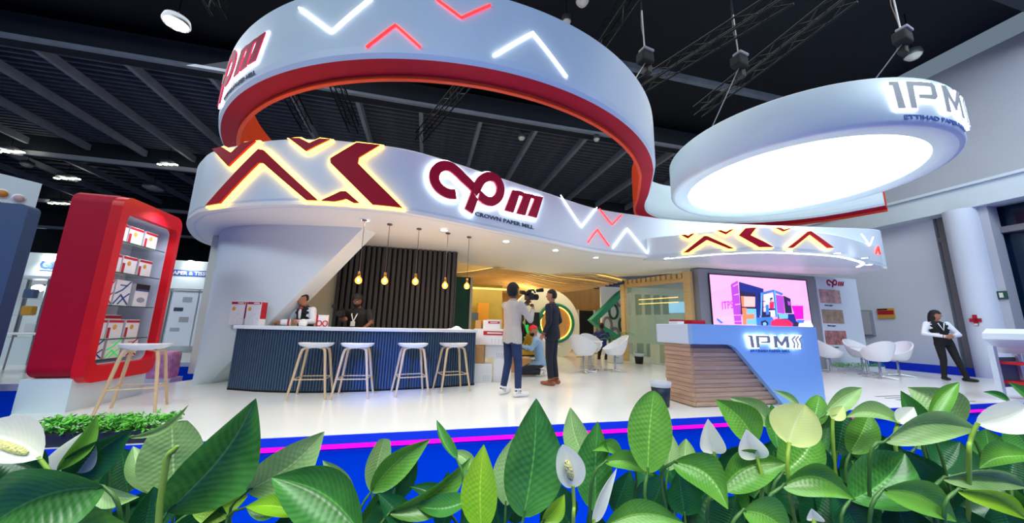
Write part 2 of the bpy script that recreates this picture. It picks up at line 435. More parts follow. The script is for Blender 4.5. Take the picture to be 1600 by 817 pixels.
# ---- hall ceiling: deck, girders, joists, ribs
def ubox(mb, u0, u1, v0, v1, z0, z1, mi=0): return mb.box(W((u0 + u1) / 2, (v0 + v1) / 2, (z0 + z1) / 2), (abs(u1 - u0), abs(v1 - v0), abs(z1 - z0)), AZ, mi)
cl = struct(ubox(MB(), -40, 16, -12, 50, 10.2, 10.3).build('ceiling', 'ceil_dark'), 'black painted roof deck of the exhibition hall')
for v in (11.9, 20.3, 29, 38):
    ubox(MB(), -40, 15.6, v, v + .5, 8.95 if v < 15 else 8.6, 9.75).build('girder', 'girder', cl, world=True)
    ubox(MB(), -40, 15.6, v - .08, v + .06, 8.9 if v < 15 else 8.5, 9.0 if v < 15 else 8.72).build('girder_flange', 'ceil_beam' if v < 15 else 'girder_pale', cl, world=True)
ubox(MB(), -40, 15.6, 3.2, 4.0, 8.9, 10.1).build('girder', 'girder', cl, world=True)
ubox(MB(), -40, 15.6, 8.4, 8.55, 9.1, 9.3).build('girder_flange', 'ceil_rib', cl, world=True)
jme = None
for i, u in enumerate([-23.2, -20.9, -18.6, -16.3, -14.05, -12.0, -9.75, -7.45, -5.2, -2.9, -.65, 1.65, 3.96, 6.2, 8.4, 10.6, 12.8, 15.0]):
    if jme is None:
        j0 = MB().box((0, 0, 0), (.14, 7.6, .3), AZ).build('joist', 'ceil_beam', cl); jme = j0.data
    else: j0 = link_part('joist', jme, cl)
    j0.location = cl.matrix_basis.inverted() @ W(u, 16.2, 9.1) if False else W(u, 16.2, 9.1) - cl.location
    j1 = link_part('joist', jme, cl); j1.location = W(u, 24.8, 9.1) - cl.location
rme = None
for i in range(27):
    v = 12.75 + i * .285
    if rme is None: r0 = MB().box((0, 0, 0), (55, .1, .09), AZ).build('deck_rib', 'ceil_rib', cl); rme = r0.data
    else: r0 = link_part('deck_rib', rme, cl)
    r0.location = W(-12, v, 9.55) - cl.location
ubox(MB(), -40, 15.6, 12.4, 20.4, 9.62, 9.68).build('deck_panel', 'ceil_dark', cl, world=True)
for i in range(12):
    r0 = link_part('deck_rib', rme, cl); r0.location = W(-12, 21.2 + i * .62, 9.45) - cl.location
# ---- right-hand hall wall with beam, pier and openings (plane u = 15.6)
m = MB(); ubox(m, 15.6, 16.0, -12, 50, 4.75, 9.4); wr = struct(m.build('wall_right', 'hall_wall'), 'tall plain grey upper wall of the hall')
for a, b in ((7.1, 50), (-12, 4.2)): ubox(MB(), 15.62, 16, a, b, ZH, 4.8).build('lower_wall', 'hall_wall_low', wr, world=True)
ubox(MB(), 15.1, 15.62, -12, 50, 4.72, 5.35).build('beam', 'paint', wr, world=True)
ubox(MB(), 15.0, 15.62, -12, 50, 5.35, 5.43).build('beam_ledge', 'paint', wr, world=True)
ubox(MB(), 15.9, 15.98, 4.2, 7.1, ZH, 4.75).build('dark_glazing', 'dark_glass', wr, world=True)
for v in (6.98, 6.2, 4.3): ubox(MB(), 15.68, 15.9, v - .07, v + .07, ZH, 4.75).build('door_frame', 'door_frame', wr, world=True)
ubox(MB(), 15.66, 15.9, 4.2, 7.1, 3.95, 4.12).build('door_frame', 'door_frame', wr, world=True)
p = W(15.25, 6.35); MB().lathe([(.34, ZH), (.34, 4.72)], (p.x, p.y, 0), 32).build('round_pier', 'hall_wall_low', wr, world=True)
ubox(MB(), 15.3, 15.75, 5.85, 6.1, ZH, 4.72).build('pier_side', 'hall_wall', wr, world=True)
MB().box(W(15.55, 8.5, .0), (.06, 7, .3), AZ).build('skirting', 'edge_blue', wr, world=True)
struct(ubox(MB(), -45, 16, 46, 46.3, ZH, 10).build('wall_back', 'ceil_dark'), 'unlit far wall of the hall')

# exit sign, first aid sign, notices
t = thing('exit_sign', 'green running-man exit sign on the grey pier', 'sign', W(15.27, 5.97, 2.05), AZ)
MB().box((0, 0, .13), (.03, .26, .22), 0).build('panel', 'green_dark', t)
MB().box((-.018, -.03, .13), (.006, .07, .13), 0).build('symbol', 'cream', t); MB().box((-.018, .07, .13), (.006, .05, .16)).build('symbol', 'cream', t)
t = thing('first_aid_sign', 'small red cross sign fixed beside the white lectern', 'sign', W(14.9, 6.35, 1.3), AZ)
MB().box((0, 0, .2), (.03, .08, .3)).box((0, 0, .2), (.03, .22, .1)).build('panel', 'box_red', t)
MB().box((-.018, .0, .08), (.006, .07, .05)).build('symbol', 'box_white', t)
t = thing('wall_notice', 'red and yellow striped notice on the hall wall', 'sign', W(15.58, 8.65, 1.6), AZ)
MB().box((0, 0, .17), (.03, .46, .34)).build('panel', 'gold', t); MB().box((-.018, 0, .2), (.006, .44, .14)).build('stripe', 'box_red', t)
MB().box((-.018, .08, .31), (.006, .28, .05)).build('header', 'box_black', t)
t = thing('fuse_cabinet', 'grey metal cabinet on the hall wall beside the notice', 'cabinet', W(15.55, 9.25, 1.0), AZ)
MB().box((0, 0, .45), (.14, .42, .9), bev=.02).build('body', 'grey_wall', t); MB().box((-.075, 0, .45), (.012, .36, .82)).build('door', 'hall_wall', t)

# ================================================================== CANOPY OF THE BAR
ZS, ZT = 2.8, 3.9
fp = [Vector((-6.9, 9.3)), Vector((-7.25, 8.5))]
fp += [atz(x, y, ZS).xy for x, y in [(318, 380), (300, 368), (291, 350), (300, 338), (320, 330), (400, 321), (480, 320), (560, 325), (630, 332), (700, 345), (760, 358), (850, 377), (930, 394), (1000, 402)]]
fp += [atz(x, y, ZT).xy for x, y in [(1060, 343.5), (1120, 347.5), (1200, 351), (1290, 354), (1370, 357.5)]]
e = atz(1383, 358.5, ZT).xy; fp += [e + Vector((.02, .35)), e + Vector((.0, 1.2))]
FAS = Path(crom(fp, 8))
can = thing('booth_canopy', 'white wave-shaped canopy over the bar with deep curved fascia', 'canopy', (-2, 6.5, ZS))
prof = [(0, ZS + .1), (-.03, ZS + .03), (-.10, ZS), (-.14, ZS), (-.14, ZT - .02), (-.05, ZT), (-.02, ZT - .01), (0, ZT - .04)]
m = MB(); sweep(m, FAS, prof); m.build('fascia', 'paint', can, world=True)
back = [(9.4, 10.3), (7.5, 10.25), (5.65, 10.4), (4.3, 11.46), (3.3, 11.95), (2.27, 12.1), (1.1, 11.6), (0, 10.84), (-1.48, 9.87), (-4, 9.6)]
so = [(p.x, p.y) for p in FAS.p] + back
def inset(P, d):
    return offset_poly(P, -d)
m = MB(); m.prism(so[:], ZS + .001, ZS + .06); m.build('soffit', 'paint_gloss', can, world=True)
m = MB(); m.prism(inset(so, .05), ZT - .12, ZT - .06); m.build('roof', 'paint', can, world=True)
# lower drum in front on the right
dp = [atz(x, y, ZS).xy for x, y in [(1008, 403), (1018, 402), (1070, 398), (1140, 392), (1210, 390), (1300, 398), (1350, 408), (1380, 416)]]
dp = [dp[0] + Vector((.05, .25))] + dp[1:] + [dp[-1] + Vector((.1, .3))]
DRUM = Path(crom(dp, 10)); ZD = 3.30; ZB = ZS - .015
dr = thing('reception_canopy', 'lower curved canopy band with yellow lit chevrons over the reception screen', 'canopy', (6, 8, ZB))
m = MB(); sweep(m, DRUM, [(0, ZB + .08), (-.02, ZB + .02), (-.07, ZB), (-.12, ZB), (-.12, ZD), (-.02, ZD), (0, ZD - .02)]); m.build('fascia', 'paint', dr, world=True)
dpoly = [(p.x, p.y) for p in DRUM.p]
m = MB(); m.prism(dpoly, ZB + .001, ZS - .001); m.build('soffit', 'paint', dr, world=True)
m = MB(); m.prism(inset(dpoly, .04), ZD - .08, ZD - .03); m.build('roof', 'paint', dr, world=True)
lp = Path(crom([atz(x, y, ZB).xy for x, y in [(1038, 404), (1085, 400), (1140, 396), (1210, 394.5), (1300, 399.5), (1338, 407), (1348, 412), (1340, 417)]], 8))
m = MB(); sweep(m, lp, [(-.03, ZB), (.03, ZB), (.03, ZB - .012), (-.03, ZB - .012)]); m.build('light_line', 'led_white', dr, world=True)
# recessed downlights
def downlight(x, y, z, label, power=20):
    p = atz(x, y, z); t = thing('downlight', label, 'light', p + Vector((0, 0, -.012)), 0, 'recessed downlights in the booth soffit')
    MB().lathe([(.062, .0), (.085, .0), (.088, .012)], (0, 0, 0), 20).build('trim_ring', 'paint', t); MB().lathe([(.0, .004), (.062, .004)], (0, 0, 0), 20).build('lens', 'downlight', t)
    spot('downlight_beam', p + Vector((0, 0, -.03)), p + Vector((0, 0, -2)), power, (1, .98, .84), 120, .7, .05)
for i, (x, y) in enumerate([(694, 359), (791, 377), (868, 391), (931, 402), (571, 343.5)]):
    downlight(x, y, ZS, ['round downlight in the soffit above the fourth pendant bulb', 'round downlight in the soffit left of the two standing men', 'round downlight in the soffit right of the navy suit', 'round downlight in the soffit below the neon chevrons', 'round downlight in the soffit above the leftmost pendant bulb'][i], 26)
for i, (x, y) in enumerate([(1052, 402.5), (1141, 395.5), (1233, 393), (1308, 395), (1351, 402.5), (1358, 413)]):
    downlight(x, y, ZB, 'small downlight, number %s from the left, in the reception canopy' % ['one', 'two', 'three', 'four', 'five', 'six'][i], 16)

# ---- signs ---------------------------------------------------------------------------
def pxpoly(path, P): return [path.hit(x, y) for x, y in P]
def lit_chevron(path, P, label, grp, face='chev_red', halo='halo_yellow', rim=.03, zr=None):
    poly = pxpoly(path, P)
    if zr: poly = [(s, max(zr[0], min(zr[1], z))) for s, z in poly]
    a = path.P(sum(q[0] for q in poly) / len(poly), min(q[1] for q in poly), 0)
    t = thing('lit_chevron', label, 'sign', a, 0, grp)
    m = MB(); sign_mesh(m, [offset_poly(poly, rim)], path, .012, .05); m.build('halo', halo, t, world=True)
    m = MB(); sign_mesh(m, [poly], path, .052, .085); m.build('face', face, t, world=True)
g1 = lambda L: [(280 + .2448 * x, 200 + .2448 * y) for x, y in L]
G = 'red chevrons with yellow glow on the bar fascia'; zr = (ZS + .05, ZT - .045)
lit_chevron(FAS, g1([(250, 128), (308, 112), (362, 172), (440, 88), (520, 76), (345, 258)]), 'red V chevron glowing yellow at the far left top of the bar fascia', G, zr=zr)
lit_chevron(FAS, g1([(205, 505), (535, 150), (565, 155), (902, 480), (825, 482), (560, 235), (532, 238), (292, 490)]), 'large red peak-shaped chevron glowing yellow on the bar fascia', G, zr=zr)
lit_chevron(FAS, g1([(722, 72), (790, 69), (850, 112), (912, 72), (975, 72), (825, 162)]), 'small red V chevron glowing yellow at the top centre of the bar fascia', G, zr=zr)
lit_chevron(FAS, g1([(1140, 108), (1285, 123), (1155, 202), (1148, 238), (1422, 522), (1238, 505), (978, 238), (976, 208)]), 'thick red arrow-shaped chevron glowing yellow beside the company letters', G, zr=zr)
lit_chevron(FAS, g1([(918, 476), (1040, 415), (1075, 415), (1158, 488), (1122, 492), (1072, 462), (1048, 470), (1000, 484)]), 'smallest red peak chevron glowing yellow at the lower edge of the bar fascia', G, zr=zr)
g3 = lambda L: [(1000 + .2625 * x, 320 + .2625 * y) for x, y in L]
G = 'red chevrons with yellow glow on the reception canopy'; zr = (ZB + .05, ZD - .03)
lit_chevron(DRUM, g3([(245, 171), (272, 170), (290, 188), (308, 166), (330, 164), (287, 205)]), 'tiny red V chevron at the left of the reception canopy', G, rim=.022, zr=zr)
lit_chevron(DRUM, g3([(258, 290), (386, 188), (408, 191), (558, 267), (528, 270), (400, 213), (292, 290)]), 'wide red peak chevron at the left of the reception canopy', G, rim=.022, zr=zr)
lit_chevron(DRUM, g3([(458, 152), (482, 150), (510, 166), (536, 147), (556, 146), (510, 181)]), 'tiny red V chevron left of the arrow on the reception canopy', G, rim=.022, zr=zr)
lit_chevron(DRUM, g3([(622, 142), (684, 138), (652, 186), (778, 260), (702, 262), (584, 186)]), 'red arrow-shaped chevron in the middle of the reception canopy', G, rim=.022, zr=zr)
lit_chevron(DRUM, g3([(792, 138), (816, 137), (838, 152), (860, 134), (878, 133), (838, 164)]), 'tiny red V chevron right of the arrow on the reception canopy', G, rim=.022, zr=zr)
lit_chevron(DRUM, g3([(860, 260), (980, 162), (995, 162), (1130, 260), (1096, 262), (990, 180), (892, 260)]), 'wide red peak chevron at the right of the reception canopy', G, rim=.022, zr=zr)
def neon(path, P, mname, wd, label, grp, dep=.03):
    C = [path.hit(x, y) for x, y in P]
    dn = []
    for a, b in zip(C, C[1:]): dn += [Vector(a).lerp(Vector(b), k / 6) for k in range(6)]
    dn.append(Vector(C[-1])); m = MB(); pts = [path.P(q[0], q[1], dep * .6) for q in dn]
    m.tube(pts, wd / 2, 6); tag(m.build('neon_chevron', mname), label, 'light', grp)
G = 'neon line chevrons on the bar fascia'
neon(FAS, [(875, 305), (908, 355), (932, 324.5)], 'led_white', .028, 'white neon line V at the narrowing right half of the bar fascia', G)
neon(FAS, [(936, 326), (956, 351.5), (971, 335.5)], 'led_red', .026, 'red neon line V near the reception canopy', G)
neon(FAS, [(918, 379), (933, 358.6), (951.6, 385)], 'led_red', .026, 'red neon line peak below the white neon V', G)
neon(FAS, [(957, 387.5), (979.5, 357), (1011, 396)], 'led_white', .028, 'white neon line peak touching the reception canopy corner', G)
G = 'neon line chevrons at the right end of the reception canopy'
neon(DRUM, [(1344.7, 366), (1357.5, 383.6), (1362.8, 371)], 'led_white', .03, 'white neon line V at the right end of the reception canopy', G)
neon(DRUM, [(1367.5, 396), (1370.5, 385), (1374, 398)], 'led_red', .035, 'red neon line peak at the right end of the reception canopy', G)

# company letters: centre-line strokes in pixels of one close view, shared by fascia and ring
g2 = lambda L: [(640 + .2625 * x, 230 + .2625 * y) for x, y in L]
cs = crom([Vector(p) for p in [(262, 288), (215, 283), (165, 252), (138, 205), (143, 155), (178, 124), (225, 124), (270, 155), (310, 195), (350, 232), (398, 280)]], 5)
ps = crom([Vector(p) for p in [(336, 388), (362, 320), (388, 245), (415, 203), (455, 184), (500, 198), (524, 245), (515, 300), (480, 330), (440, 326), (405, 300), (380, 270)]], 5)
bars = [[(597, 262), (645, 268), (604, 396), (550, 382)], [(668, 280), (714, 288), (674, 412), (620, 400)], [(736, 295), (778, 303), (740, 426), (688, 412)], [(640, 268), (668, 280), (664, 300), (634, 292)], [(708, 288), (736, 296), (732, 314), (702, 306)]]
LOGO_S = [[FAS.hit(*q) for q in g2([(p.x, p.y) for p in c])] for c in (cs, ps)]
LOGO_B = [[FAS.hit(*q) for q in g2(b)] for b in bars]
LREF = FAS.hit(*g2([(440, 385)])[0]); TXT0 = FAS.hit(*g2([(386, 412)])[0]); TXT1 = FAS.hit(*g2([(736, 482)])[0])
def letters(path, s0, z0, k, label, dd=1.0):
    f = lambda q: (s0 + (q[0] - LREF[0]) * k, z0 + (q[1] - LREF[1]) * k)
    t = thing('company_letters', label, 'sign', path.P(s0, z0, 0), 0)
    S = [[f(q) for q in c] for c in LOGO_S]; Bb = [[f(q) for q in b] for b in LOGO_B]; wd = .172 * k
    for i, c in enumerate(S):
        m = MB(); sign_mesh(m, [stroke(c, wd, 0)], path, (.052 + i * .004) * dd, (.095 + i * .012) * dd); fc = m.build('letter_' + ('c', 'p')[i], 'logo_red', t, world=True)
        m = MB(); sign_mesh(m, [stroke(c, wd + .055 * k, .028 * k)], path, .012 * dd, .05 * dd); m.build('halo', 'halo_white', fc, world=True)
    m = MB(); sign_mesh(m, Bb, path, .052 * dd, .095 * dd); fc = m.build('letter_m', 'logo_red', t, world=True)
    m = MB(); sign_mesh(m, [offset_poly(b, .026 * k) for b in Bb[:3]], path, .012 * dd, .05 * dd); m.build('halo', 'halo_white', fc, world=True)
    a = f(TXT0); b = f(TXT1); m = MB(); text_on(m, 'CROWN PAPER MILL', .105 * k, path, a[0], (a[1] + b[1]) / 2 - .0 * k, .004, .002, b[0] - a[0]); m.build('lettering', 'text_dark', t, world=True)
    return t
letters(FAS, LREF[0], LREF[1], 1, 'big crimson backlit company letters with small caption on the bar fascia')

# ================================================================== HANGING RING with its S-shaped tail
ZR = 4.6; KR = (ZR - CAMZ) / 3.13; rc = Vector((-1.42, 8.21)) * KR; rr = 4.6 * KR; ZRT = 5.78
rp = [rc + Vector((math.cos(a), math.sin(a))) * rr for a in [math.radians(x) for x in range(168, 344, 4)]]
rp += [Vector(q) for q in [(3.66, 8.75), (3.86, 9.55), (4.22, 10.25), (4.8, 10.72), (5.5, 10.93), (6.9, 11.05), (8.3, 10.9), (9.55, 10.2), (10.35, 9.15)]]
RING = Path(crom(rp, 3))
rg = thing('hanging_ring', 'huge white hanging ring banner with red and orange lower edge', 'banner', (rc.x, rc.y, ZR))
m = MB(); sweep(m, RING, [(0, ZR + .16), (-.012, ZR + .06), (-.05, ZR), (-.1, ZR), (-.1, ZRT), (-.02, ZRT), (0, ZRT - .02)]); m.build('outer_band', 'paint', rg, world=True)
m = MB(); sweep(m, RING, [(-.05, ZR - .001), (-.30, ZR - .05), (-.30, ZR + .02), (-.1, ZR + .02)]); m.build('underside', 'crimson', rg, world=True)
m = MB(); sweep(m, RING, [(-.30, ZR - .11), (-.36, ZR - .11), (-.36, ZRT - .1), (-.30, ZRT - .1)]); m.build('inner_band', 'orange_red', rg, world=True)
pe, ne = RING.at(.0)
MB().box((pe.x - ne.x * .2, pe.y - ne.y * .2, (ZR + ZRT) / 2 - .03), (.46, .05, ZRT - ZR + .1), math.atan2(ne.y, ne.x)).build('end_board', 'paint', rg, world=True)
G = 'neon line chevrons on the hanging ring'
neon(RING, [(469, 14), (519, 51), (581, -2)], 'led_white', .034, 'white neon line V on the left half of the hanging ring', G)
neon(RING, [(573, 75), (618, 40), (657, 75)], 'led_red', .03, 'red neon line peak low on the hanging ring', G)
neon(RING, [(682, 0), (721, 29), (766, 9)], 'led_red', .03, 'red neon line V at the top of the hanging ring', G)
neon(RING, [(771, 88), (832, 52), (885, 121)], 'led_white', .034, 'white neon line peak on the right half of the hanging ring', G)
lq = RING.hit(403, 97)
lk = .90; lb_ = LOGO_B[2][2]
letters(RING, lq[0] - (lb_[0] - LREF[0]) * lk, lq[1] - (lb_[1] - LREF[1]) * lk, lk, 'crimson backlit company letters wrapping the left end of the hanging ring', .45)

# ================================================================== ROUND LIGHT DISC
ZC, KC = 4.4, (4.4 - CAMZ) / 2.93; dc = Vector((5.62, 6.60)) * KC; RO_, RI_ = 2.20 * KC, 1.84 * KC; ZCT = 5.24
ld = thing('light_disc', 'hanging white drum with a huge glowing round underside', 'light', (dc.x, dc.y, ZC))
m = MB().lathe([(RO_ - .09, 0), (RO_ - .03, .012), (RO_, .06), (RO_, ZCT - ZC - .03), (RO_ - .03, ZCT - ZC), (RO_ - .25, ZCT - ZC), (RO_ - .25, ZCT - ZC - .06)], n=96); m.build('drum_wall', 'paint', ld)
MB().lathe([(RO_ - .09, 0), (RI_ + .14, 0), (RI_ + .13, .02), (RI_ + .02, .02), (RI_ + .015, .05)], n=96).build('lower_rim', 'paint', ld)
MB().lathe([(0, .045), (RI_ + .02, .045)], n=96).build('glowing_panel', 'disc_light', ld)
MB().lathe([(0, ZCT - ZC - .05), (RO_ - .1, ZCT - ZC - .05)], n=64).build('top_cover', 'paint', ld)
DISC = Path([dc + Vector((math.cos(a), math.sin(a))) * RO_ for a in [math.radians(x) for x in range(170, 391, 3)]])
def ipm_polys():
    # letter forms in a unit frame: height 1
    pl = {}
    pl['i'] = [[(.0, 1.0), (.28, 1.0), (.36, 0), (.14, 0), (.10, .86), (.0, .86)]]
    pl['p'] = [[(.52, 1.0), (1.42, 1.0), (1.56, .9), (1.58, .5), (1.46, .38), (.86, .38), (.86, .52), (1.36, .54), (1.36, .84), (.74, .84), (.72, 0), (.52, 0)]]
    pl['m'] = [[(1.86, 0), (1.86, 1.0), (2.08, 1.0), (2.42, .45), (2.76, 1.0), (2.98, 1.0), (2.98, 0), (2.76, 0), (2.76, .62), (2.47, .16), (2.37, .16), (2.08, .62), (2.08, 0)]]
    wv = []
    for k in range(3):
        x = 3.22 + k * .27; c = [(x + .34, 1.0), (x + .06, .72), (x + .2, .36), (x + .12, -.02)]
        wv.append(stroke(c, .11 - .02 * (k == 2)))
    pl['wave_mark'] = wv
    return pl
def ipm(path, s0, z0, h, label, halo='halo_soft', cap='ETTIHAD PAPER MILL', sx=1):
    t = thing('company_letters', label, 'sign', path.P(s0, z0, 0), 0)
    for k, P in ipm_polys().items():
        Q = [[(s0 + x * h * sx, z0 + y * h) for x, y in p] for p in P]
        m = MB(); sign_mesh(m, Q, path, .045, .06, step=.05); fc = m.build('letter_' + k if len(k) == 1 else k, 'steel_letter', t, world=True)
        m = MB(); sign_mesh(m, [offset_poly(q, .05 * h) for q in Q], path, .01, .043, step=.05); m.build('halo', halo, fc, world=True)
    m = MB(); text_on(m, cap, .22 * h, path, s0 + .35 * h, z0 - .33 * h, .004, .001, 3.0 * h * sx); m.build('lettering', 'text_blue', t, world=True)
s0, z0 = DISC.hit(1391, 171); s1, z1 = DISC.hit(1386, 134)
ipm(DISC, s0, z0 - .02, (z1 - z0) * 1.12, 'white backlit steel letters on the side of the round light disc', 'halo_white')

# ================================================================== BAR
# leaning white panel with the diagonal edge
base = crom([Vector(p) for p in [(-5.25, 6.12), (-5.22, 5.97), (-5.14, 5.97), (-5.06, 6.12)]], 6)
topc = crom([Vector(p) for p in [(-6.15, 7.05), (-5.5, 6.45), (-4.45, 6.15), (-2.78, 6.22)]], 6)
def panel_pt(a, b, off=0):
    i = a * 18; k = min(17, int(i)); f = i - k; q0 = base[k].lerp(base[k + 1], f); q1 = topc[k].lerp(topc[k + 1], f)
    q = q0.lerp(q1, b); return Vector((q.x + .10 * off, q.y + .36 * off, ZS * b))
t = thing('leaning_panel', 'white curved wall panel with a slanting right edge behind the bar', 'panel', (-4.6, 5.9, 0))
m = MB(); m.grid(lambda a, b: panel_pt(a, b), 36, 14, uv=False); m.build('front_skin', 'paint', t, world=True)
m = MB(); m.grid(lambda a, b: panel_pt(1, a, b), 14, 2, uv=False); m.build('slanting_edge', 'paint', t, world=True)
m = MB(); m.grid(lambda a, b: panel_pt(a, b, 1), 36, 4, uv=False); m.grid(lambda a, b: panel_pt(0, a, b), 6, 1); m.build('back_skin', 'paint', t, world=True)
# slatted back wall
sa, sb = atz(533, 381, ZS), atz(714, 391, ZS); sv = (sa.dot(E2) + sb.dot(E2)) / 2; su0, su1 = sa.dot(E1), sb.dot(E1)
t = thing('slat_wall', 'dark slatted feature wall behind the bar', 'wall panel', W((su0 + su1) / 2, sv + .1, 0), AZ)
L = su1 - su0
MB().box((0, .06, ZS / 2 - .002), (L, .08, ZS - .01)).build('backing', 'slat_back', t)
sm_ = MB().box((0, 0, ZS / 2 - .002), (.072, .07, ZS - .01), bev=.008).mesh('slat', 'slat_dark'); n = 23
for i in range(n):
    o = link_part('slat', sm_, t); o.location = (-L / 2 + .04 + i * (L - .08) / (n - 1), -.02, 0)
MB().box((L / 2 + .02, .06, ZS / 2 - .002), (.03, .16, ZS - .01)).build('end_board', 'slat_dark', t)
struct(MB().box(W(su0 - 1.25, sv + .22, ZS / 2 - .002), (2.5, .1, ZS - .01), AZ).build('wall_bar', 'cream'), 'cream back wall beside the slatted wall')
# counter
bc = [atz(x, y, 0).xy for x, y in [(344, 611), (400, 615), (470, 616.5), (540, 615), (610, 612), (680, 608), (738, 603.5)]]
bc = [p + Vector((0, .12)) for p in bc]; bc[-1] = bc[-1] + Vector((.02, 0))
CT = Path(crom(bc, 8)); HC = .93
t = thing('bar_counter', 'curved bar counter clad in navy vertical slats with white top', 'bar counter', (-2.6, 5.8, 0))
m = MB(); sweep(m, CT, [(-.035, .0), (-.035, HC), (-.62, HC), (-.62, 0)], smooth=False); m.build('carcass', 'slat_back', t, world=True)
m = MB(); sweep(m, CT, [(.05, HC), (.055, HC + .005), (.055, HC + .045), (.05, HC + .05), (-.70, HC + .05), (-.70, HC)], smooth=False)
ctop = m.build('worktop', 'counter_white', t, world=True)
m = MB(); sweep(m, CT, [(.0, 0), (.0, .05), (-.034, .05), (-.034, 0)], smooth=False); m.build('plinth', 'slat_back', t, world=True)
smc = MB().box((0, 0, HC / 2 + .012), (.034, .04, HC - .03), bev=.006).mesh('slat', 'slat_navy'); n = 92
for i in range(n):
    q = CT.L[-1] * (i + .5) / n; p, nn = CT.at(q); o = link_part('slat', smc, t); o.location = Vector((p.x, p.y, 0)) - t.location + Vector((nn.x, nn.y, 0)) * -.016
    o.rotation_euler = (0, 0, math.atan2(nn.y, nn.x) + PI / 2)
# pendants
PEND = [(570, 343, 437), (609, 350, 438), (655, 357, 439), (700, 364, 445), (733, 370, 446)]
for i, (x, y, yb) in enumerate(PEND):
    p = atz(x, y, ZS); d = ray(x - 6 if i < 2 else x - 3, yb); tt = math.hypot(p.x, p.y) / math.hypot(d.x, d.y); zb = CAMZ + tt * d.z
    t = thing('pendant_lamp', ['leftmost bare amber bulb hanging over the bar', 'second amber pendant bulb from the left over the bar', 'middle amber pendant bulb over the bar', 'fourth amber pendant bulb in front of the slat wall edge', 'rightmost amber pendant bulb hanging clear of the slat wall'][i], 'lamp', (p.x, p.y, zb), 0, 'amber pendant bulbs over the bar')
    hz = ZS - zb
    MB().lathe([(.045, hz), (.045, hz - .02), (.01, hz - .03)], n=14).build('ceiling_rose', 'cord', t)
    MB().tube([(0, 0, hz - .02), (0, 0, .13)], .005, 6).build('cord', 'cord', t)
    MB().lathe([(.0, .14), (.022, .135), (.024, .07), (.018, .06)], n=14).build('socket', 'brass', t)
    MB().lathe([(.016, .065), (.022, .05), (.048, .02), (.058, -.01), (.05, -.045), (.028, -.066), (0, -.072)], n=18).build('bulb', 'bulb', t)
    MB().ell((0, 0, -.005), (.026, .026, .032), 10, 8).build('filament', 'filament', t)
    l = bpy.data.lights.new('bulb_light', 'POINT'); l.energy = 9; l.color = (1, .62, .25); l.shadow_soft_size = .06
    lo = bpy.data.objects.new('bulb_light', l); COL.objects.link(lo); lo.location = (p.x, p.y, zb - .13)
# stools
st = thing('bar_stool', 'x', 'stool', (0, 0, 0), 0, 'white bar stools with wooden legs')
def seat_fn(a, b):
    th = 2 * PI * a; r = b
    ex = 2.6; c, s_ = math.cos(th), math.sin(th); k = (abs(c) ** ex + abs(s_) ** ex) ** (-1 / ex)
    x, y = .235 * k * c * r, .195 * k * s_ * r
    return Vector((x, y, .752 + .008 * (x / .235) ** 2 - .022 * (1 - r * r)))
m = MB(); m.grid(lambda a, b: seat_fn(a, b), 28, 6, uv=False)
m.grid(lambda a, b: (lambda p: Vector((p.x * (1 - .34 * b ** 1.6), p.y * (1 - .34 * b ** 1.6), p.z - .062 * b ** .7)))(seat_fn(a, 1)), 28, 3, uv=False)
m.grid(lambda a, b: (lambda p: Vector((p.x * .66 * (1 - b), p.y * .66 * (1 - b), .695)))(seat_fn(a, 1)), 28, 1, uv=False); m.build('seat', 'seat_white', st)
for sx in (-1, 1):
    for sy in (-1, 1):
        MB().tube([(sx * .05, sy * .06, .695), (sx * .11, sy * .10, .69), (sx * .145, sy * .125, .665), (sx * .16, sy * .14, .6), (sx * .20, sy * .18, .3), (sx * .245, sy * .225, .0)], [.015, .018, .019, .019, .017, .015], 10).build('leg', 'wood_leg', st)
q = [(sx * .205, sy * .187, .265) for sx, sy in ((-1, -1), (1, -1), (1, 1), (-1, 1), (-1, -1))]
for a, b in zip(q, q[1:]): MB().tube([a, b], .008, 8).build('footrest_bar', 'wood_leg', st)
spots = [(atz(485, 620, 0), .25, 'white bar stool with wooden legs, leftmost of the four at the bar'), (atz(551, 619, 0), .22, 'white bar stool with wooden legs, second from left at the bar'), (atz(640, 614.5, 0), .45, 'white bar stool with wooden legs, third from left at the bar'), (atz(705, 609, 0), .5, 'white bar stool with wooden legs, at the right end of the bar'), (atz(207, 641, 0), .55, 'white bar stool with wooden legs standing before the red display case')]
for i, (p, rz, lb) in enumerate(spots):
    o = st if i == 0 else copy_tree(st)
    o.location = (p.x, p.y, 0); o.rotation_euler = (0, 0, rz); o['label'] = lb
